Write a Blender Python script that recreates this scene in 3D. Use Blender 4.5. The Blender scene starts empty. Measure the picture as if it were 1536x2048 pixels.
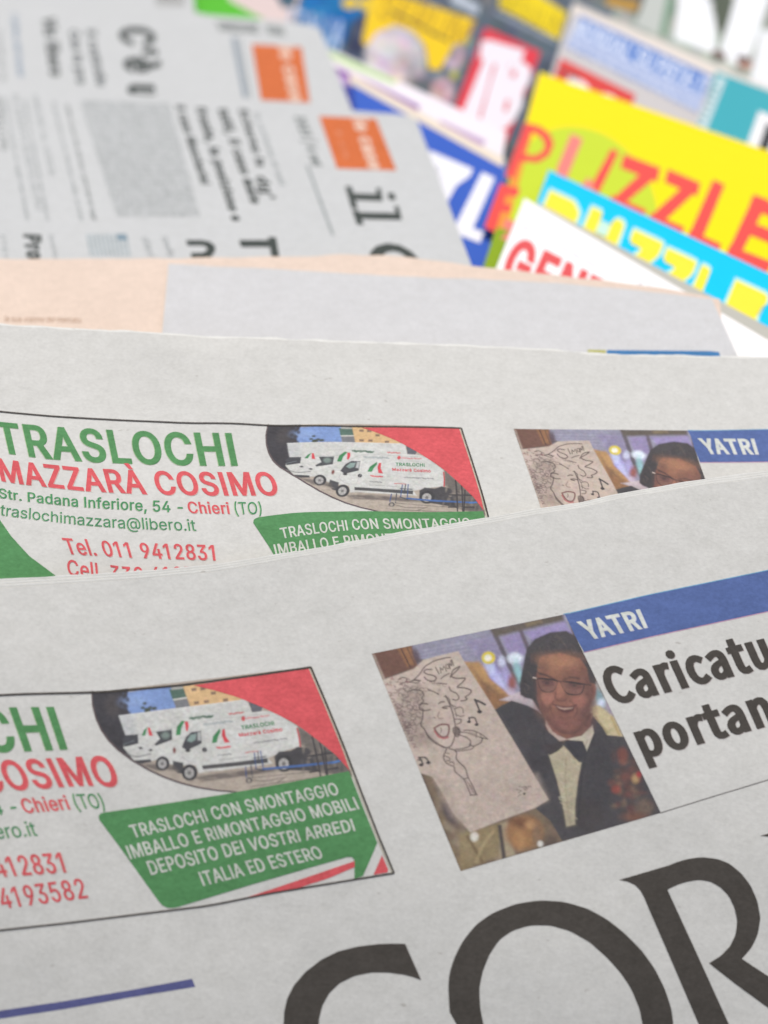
import bpy, bmesh, json, math, random
import numpy as np
from mathutils import Matrix, Vector
from mathutils.geometry import delaunay_2d_cdt

random.seed(7)
rng = np.random.default_rng(7)
S = bpy.context.scene
COL = S.collection

# ------------------------------------------------------------------ camera, sky, sun, exposure
PITCH = 48.0                                   # degrees below the horizon
CAMLOC = Vector((0.0, -0.16, 0.21))
cam_d = bpy.data.cameras.new('camera')
cam = bpy.data.objects.new('camera', cam_d)
COL.objects.link(cam)
cam.location = CAMLOC
cam.rotation_euler = (math.radians(90 - PITCH), 0, 0)
cam_d.sensor_fit = 'VERTICAL'
cam_d.sensor_height = 36.0
FPX = 1538.0                                   # focal length in pixels of the 1536 x 2048 photograph
cam_d.lens = 36.0 * FPX / 2048.0
cam_d.clip_start = 0.005
cam_d.clip_end = 50.0
cam_d.dof.use_dof = True
cam_d.dof.focus_distance = 0.145
cam_d.dof.aperture_fstop = (cam_d.lens / 1000.0) / 0.0039
S.camera = cam

SUN_EL, SUN_ROT = 80.0, 20.0                   # high, behind the stall and a little to the right
world = bpy.data.worlds.new('World')
S.world = world
world.use_nodes = True
wn = world.node_tree
wn.nodes.clear()
sky = wn.nodes.new('ShaderNodeTexSky')
sky.sky_type = 'NISHITA'
sky.sun_disc = False
sky.sun_elevation = math.radians(SUN_EL)
sky.sun_rotation = math.radians(SUN_ROT)
sky.dust_density = 6.0
sky.air_density = 1.0
sky.ozone_density = 0.6
bg = wn.nodes.new('ShaderNodeBackground')
bg.inputs[1].default_value = 0.113
wo = wn.nodes.new('ShaderNodeOutputWorld')
wn.links.new(sky.outputs[0], bg.inputs[0])
wn.links.new(bg.outputs[0], wo.inputs[0])

sun_d = bpy.data.lights.new('sun', 'SUN')
sun_d.energy = 2.0
sun_d.angle = math.radians(30)
sun_d.color = (1.0, 0.975, 0.93)
sun = bpy.data.objects.new('sun', sun_d)
COL.objects.link(sun)
_e, _r = math.radians(SUN_EL), math.radians(SUN_ROT)
sun_dir = Vector((math.cos(_e) * math.sin(_r), math.cos(_e) * math.cos(_r), math.sin(_e)))
sun.rotation_euler = sun_dir.to_track_quat('Z', 'Y').to_euler()
sun.location = (0, 0, 2)

S.view_settings.view_transform = 'Standard'
S.view_settings.look = 'None'
S.view_settings.exposure = 0.03
S.view_settings.gamma = 1.0
S.view_settings.use_curve_mapping = False
S.render.engine = 'CYCLES'
S.cycles.use_denoising = True
S.cycles.max_bounces = 6

# ------------------------------------------------------------------ measuring: sight lines of the camera meeting each sheet
CX, CY = 768.0, 1024.0
_rot = np.array(cam.rotation_euler.to_matrix())
_loc = np.array(CAMLOC)


def ray(p):
    p = np.asarray(p, float)
    x = (p[..., 0] - CX) / FPX
    y = -(p[..., 1] - CY) / FPX
    return np.stack([x, y, -np.ones_like(x)], -1)


def world_pt(p, depth_mm):
    v = ray(p) * (np.asarray(depth_mm, float) / 1000.0)[..., None]
    return v @ _rot.T + _loc


def smax(a, b, k=3.0):
    h = np.clip(0.5 + 0.5 * (a - b) / k, 0, 1)
    return b * (1 - h) + a * h + k * h * (1 - h)


def plane(d0, a, b=0.0, curve=0.0):
    def f(p):
        p = np.asarray(p, float)
        t = (p[..., 1] - CY) / FPX
        s = (p[..., 0] - CX) / FPX
        w = 1 + a * t - b * s
        w = np.where(t > 0, w - curve * t * t, w)
        return d0 / np.maximum(w, 0.2)
    return f


def waves(p, seed, amp, lo=120.0, hi=500.0, n=7, dirn=None):
    r = np.random.default_rng(seed)
    p = np.asarray(p, float)
    o = np.zeros(p.shape[:-1])
    for _ in range(n):
        th = r.uniform(0, math.pi) if dirn is None else dirn + r.uniform(-.35, .35)
        L = r.uniform(lo, hi)
        o += np.sin((p[..., 0] * math.cos(th) + p[..., 1] * math.sin(th)) * 2 * math.pi / L + r.uniform(0, 6.28)) * r.uniform(.4, 1) * L / hi
    return o * amp / math.sqrt(n)


_pA = plane(140.0, 0.30, 0.05, 0.24)
_pB = plane(146.5, 0.52, 0.07)
_pP = plane(147.0, 0.75)
_pG = plane(144.5, 0.90)
_pM = plane(148.5, 0.90)


def D_A(p): return _pA(p) + waves(p, 11, .55, 250, 900) + waves(p, 77, .10, 70, 210)
def dent(p, x, y, rx, ry): return np.exp(-((p[..., 0] - x) / rx) ** 2 - ((p[..., 1] - y) / ry) ** 2)
def D_B(p): return smax(_pB(p) + 1.5 * dent(p, 440, 664, 75, 30) - .5 * dent(p, 330, 690, 60, 40) + .5 * dent(p, 1010, 700, 60, 22) + waves(p, 23, .8, 150, 700) + waves(p, 78, .15, 70, 230), D_A(p) + 4.4)
def D_P(p): return smax(_pP(p) + waves(p, 5, 1.0, 90, 380, dirn=0.1), D_B(p) + 3.5)
def D_W(p): return smax(_pP(p) - 1.6 + waves(p, 8, .8, 250, 600, dirn=0.3), D_B(p) + 1.8)
def D_G1(p): return smax(_pG(p) + waves(p, 31, 1.2, 250, 800), D_P(p) + 3.0)
def D_G2(p): return D_G1(p) + 9.0
def D_G3(p): return D_G1(p) + 16.0


def D_M(k):
    def f(p):
        return smax(_pM(p) + k * 3.2 + waves(p, 60 + int(k * 7), 1.0, 250, 800), D_B(p) + 7.0 + k * 1.0)
    return f


def D_T(p): return smax(_pM(p) + 52.0, D_B(p) + 24.0)


# ------------------------------------------------------------------ colour
def lin(c):
    c = np.asarray(c, float) / 255.0
    return np.where(c <= 0.04045, c / 12.92, ((c + 0.055) / 1.055) ** 2.4)


NEWS = np.array([0.570, 0.577, 0.550])           # newsprint
_refA = lin((208, 205, 199))


def ink(c):                                    # ink on newsprint, measured against the paper beside it
    return np.clip(lin(c) / _refA * NEWS, 0.01, 0.9)


def gloss(c):                                  # coated magazine colour
    return np.clip(lin(c) * 0.84, 0.008, 0.9)


# ------------------------------------------------------------------ materials
def nodes_of(m):
    m.use_nodes = True
    nt = m.node_tree
    nt.nodes.clear()
    out = nt.nodes.new('ShaderNodeOutputMaterial')
    bs = nt.nodes.new('ShaderNodeBsdfPrincipled')
    nt.links.new(bs.outputs[0], out.inputs[0])
    return nt, bs


def noise_node(nt, scale, detail=4.0, rough=.6, vec=None):
    n = nt.nodes.new('ShaderNodeTexNoise')
    n.inputs['Scale'].default_value = scale
    n.inputs['Detail'].default_value = detail
    n.inputs['Roughness'].default_value = rough
    if vec is not None:
        nt.links.new(vec, n.inputs['Vector'])
    return n


def ramp(nt, src, a, b, ca, cb):
    r = nt.nodes.new('ShaderNodeValToRGB')
    r.color_ramp.elements[0].position = a
    r.color_ramp.elements[1].position = b
    r.color_ramp.elements[0].color = (*ca, 1)
    r.color_ramp.elements[1].color = (*cb, 1)
    nt.links.new(src, r.inputs[0])
    return r


def mul(nt, a, b, fac=1.0):
    m = nt.nodes.new('ShaderNodeMix')
    m.data_type = 'RGBA'
    m.blend_type = 'MULTIPLY'
    m.inputs[0].default_value = fac
    nt.links.new(a, m.inputs[6])
    nt.links.new(b, m.inputs[7])
    return m.outputs[2]


def paper_mat(name, base=None, attr=False, grain=0.5, rough=0.85, spec=0.15, bump=0.25, specks=True):
    m = bpy.data.materials.new(name)
    nt, bs = nodes_of(m)
    tc = nt.nodes.new('ShaderNodeTexCoord')
    mp = nt.nodes.new('ShaderNodeMapping')
    mp.inputs['Scale'].default_value = (0.8, 1.25, 1.0)
    mp.inputs['Rotation'].default_value = (0, 0, math.radians(8))
    nt.links.new(tc.outputs['Object'], mp.inputs['Vector'])
    v = mp.outputs['Vector']
    fine = noise_node(nt, 1500, 5, .7, v)
    mid = noise_node(nt, 330, 4, .65, v)
    big = noise_node(nt, 45, 3, .5, v)
    f1 = ramp(nt, fine.outputs[0], .3, .7, (1 - .22 * grain,) * 3, (1 + .16 * grain,) * 3)
    f2 = ramp(nt, mid.outputs[0], .3, .72, (1 - .15 * grain, 1 - .15 * grain, 1 - .17 * grain), (1.0 + .09 * grain,) * 3)
    f3 = ramp(nt, big.outputs[0], .3, .7, (1 - .08 * grain,) * 3, (1.0, 1.0, 1.0))
    if attr:
        at = nt.nodes.new('ShaderNodeAttribute')
        at.attribute_name = 'Col'
        c = at.outputs['Color']
    else:
        rg = nt.nodes.new('ShaderNodeRGB')
        rg.outputs[0].default_value = (*base, 1)
        c = rg.outputs[0]
    c = mul(nt, c, f1.outputs[0])
    c = mul(nt, c, f2.outputs[0])
    c = mul(nt, c, f3.outputs[0])
    if specks:                                 # dark fibres of recycled pulp
        mp2 = nt.nodes.new('ShaderNodeMapping')
        mp2.inputs['Scale'].default_value = (0.5, 1.2, 1.0)
        nt.links.new(tc.outputs['Object'], mp2.inputs['Vector'])
        sp = noise_node(nt, 900, 2, .5, mp2.outputs['Vector'])
        fs = ramp(nt, sp.outputs[0], .72, .80, (1, 1, 1), (.74, .72, .70))
        c = mul(nt, c, fs.outputs[0])
    nt.links.new(c, bs.inputs['Base Color'])
    bs.inputs['Roughness'].default_value = rough
    bs.inputs['Specular IOR Level'].default_value = spec
    if bump > 0:
        mixh = nt.nodes.new('ShaderNodeMath')
        mixh.operation = 'MULTIPLY_ADD'
        mixh.inputs[1].default_value = 2.5
        nt.links.new(mid.outputs[0], mixh.inputs[0])
        nt.links.new(fine.outputs[0], mixh.inputs[2])
        bp = nt.nodes.new('ShaderNodeBump')
        bp.inputs['Strength'].default_value = bump
        bp.inputs['Distance'].default_value = 0.0001
        nt.links.new(mixh.outputs[0], bp.inputs['Height'])
        nt.links.new(bp.outputs[0], bs.inputs['Normal'])
    return m


M_NEWS = paper_mat('newsprint', NEWS, grain=.4, bump=.24)
M_NEWS_EDGE_LIT = paper_mat('newsprint_edges_lit', NEWS * 1.2, grain=.3, bump=.1)  # same newsprint made brighter: highlight on the page edges painted into the colour
M_NEWS_COOL = paper_mat('newsprint_cool', (0.515, 0.535, 0.535), grain=.35)
M_PEACH = paper_mat('salmon_newsprint', (0.68, 0.565, 0.475), grain=.4, specks=False)
M_WHITEPAGE = paper_mat('pale_newsprint', (0.552, 0.562, 0.566), grain=.35, specks=False)
M_INK = paper_mat('printing_ink', attr=True, grain=.75, rough=.75, spec=.12, bump=.25, specks=False)
M_PHOTO = paper_mat('printed_photograph', attr=True, grain=.42, rough=.75, spec=.12, bump=.25, specks=False)
M_COAT = paper_mat('coated_print', attr=True, grain=.12, rough=.45, spec=.06, bump=0, specks=False)
M_PAGES = paper_mat('trimmed_pages', (0.72, 0.71, 0.68), grain=.3, specks=False, bump=0)


def coat_mat(name, rgb):
    return paper_mat(name, gloss(rgb), grain=.1, rough=.45, spec=.06, bump=0, specks=False)


def board_mat():
    m = bpy.data.materials.new('counter_laminate')
    nt, bs = nodes_of(m)
    tc = nt.nodes.new('ShaderNodeTexCoord')
    n = noise_node(nt, 90, 5, .6, tc.outputs['Object'])
    r = ramp(nt, n.outputs[0], .3, .7, (.10, .095, .09), (.15, .14, .13))
    nt.links.new(r.outputs[0], bs.inputs['Base Color'])
    bs.inputs['Roughness'].default_value = .6
    return m


# ------------------------------------------------------------------ objects
def link(o, parent=None, label=None, cat=None, group=None, kind=None):
    COL.objects.link(o)
    if parent is not None:
        o.parent = parent
        o.matrix_parent_inverse = parent.matrix_world.inverted() if False else Matrix.Identity(4)
    if label: o['label'] = label
    if cat: o['category'] = cat
    if group: o['group'] = group
    if kind: o['kind'] = kind
    return o


def resample(poly, n):
    poly = np.asarray(poly, float)
    d = np.r_[0, np.cumsum(np.linalg.norm(np.diff(poly, axis=0), axis=1))]
    t = np.linspace(0, d[-1], n)
    return np.stack([np.interp(t, d, poly[:, 0]), np.interp(t, d, poly[:, 1])], 1)


def smooth_poly(poly, n, k=5):
    q = resample(poly, n)
    for _ in range(k):
        q[1:-1] = .25 * q[:-2] + .5 * q[1:-1] + .25 * q[2:]
    return q


def sheet_mesh(name, top, bottom, D, thick, mats, ns=90, nt=60, origin=None, smooth=4, jitter=0.0, dense=1.0):
    """A solid sheet between two edge curves lying on the surface D; thick in mm."""
    T = smooth_poly(top, ns, smooth)
    B = smooth_poly(bottom, ns, smooth)
    if jitter:
        T[:, 1] += waves(np.stack([T[:, 0], T[:, 0] * 0], -1), len(name) * 13 + int(abs(T[3, 1])), jitter, 25, 140, 8, dirn=0)
    w = (np.linspace(0, 1, nt) ** dense)[:, None, None]
    G = T[None] * (1 - w) + B[None] * w
    d = D(G)
    up = world_pt(G, d)
    dn = world_pt(G, d + thick)
    V = np.concatenate([up.reshape(-1, 3), dn.reshape(-1, 3)])
    if origin is not None:
        V = V - np.asarray(origin)
    N = ns * nt
    i = np.arange(nt - 1)[:, None] * ns + np.arange(ns - 1)[None]
    i = i.ravel()
    top_f = np.stack([i, i + ns, i + ns + 1, i + 1], 1)
    bot_f = np.stack([i + N, i + 1 + N, i + ns + 1 + N, i + ns + N], 1)
    ring = np.concatenate([np.arange(ns), np.arange(1, nt) * ns + ns - 1, N - 2 - np.arange(ns - 1), (np.arange(nt - 2, 0, -1)) * ns])
    nx = np.roll(ring, -1)
    side = np.stack([ring, nx, nx + N, ring + N], 1)
    F = np.concatenate([top_f, bot_f, side])
    me = bpy.data.meshes.new(name)
    me.from_pydata(V.tolist(), [], F.tolist())
    for m in mats:
        me.materials.append(m)
    sm = np.zeros(len(F), bool)
    sm[:len(top_f) + len(bot_f)] = True
    me.polygons.foreach_set('use_smooth', sm)
    mi = np.zeros(len(F), np.int32)
    if len(mats) > 1:
        mi[len(top_f) + len(bot_f):] = 1
    me.polygons.foreach_set('material_index', mi)
    # keep the rim crisp
    att = me.attributes.new('sharp_edge', 'BOOLEAN', 'EDGE')
    ev = np.zeros(len(me.edges) * 2, np.int32)
    me.edges.foreach_get('vertices', ev)
    ev = ev.reshape(-1, 2)
    isr = np.zeros(2 * N, bool)
    isr[ring] = True
    isr[ring + N] = True
    sh = isr[ev[:, 0]] & isr[ev[:, 1]]
    att.data.foreach_set('value', sh)
    me.update()
    o = bpy.data.objects.new(name, me)
    return o


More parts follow.
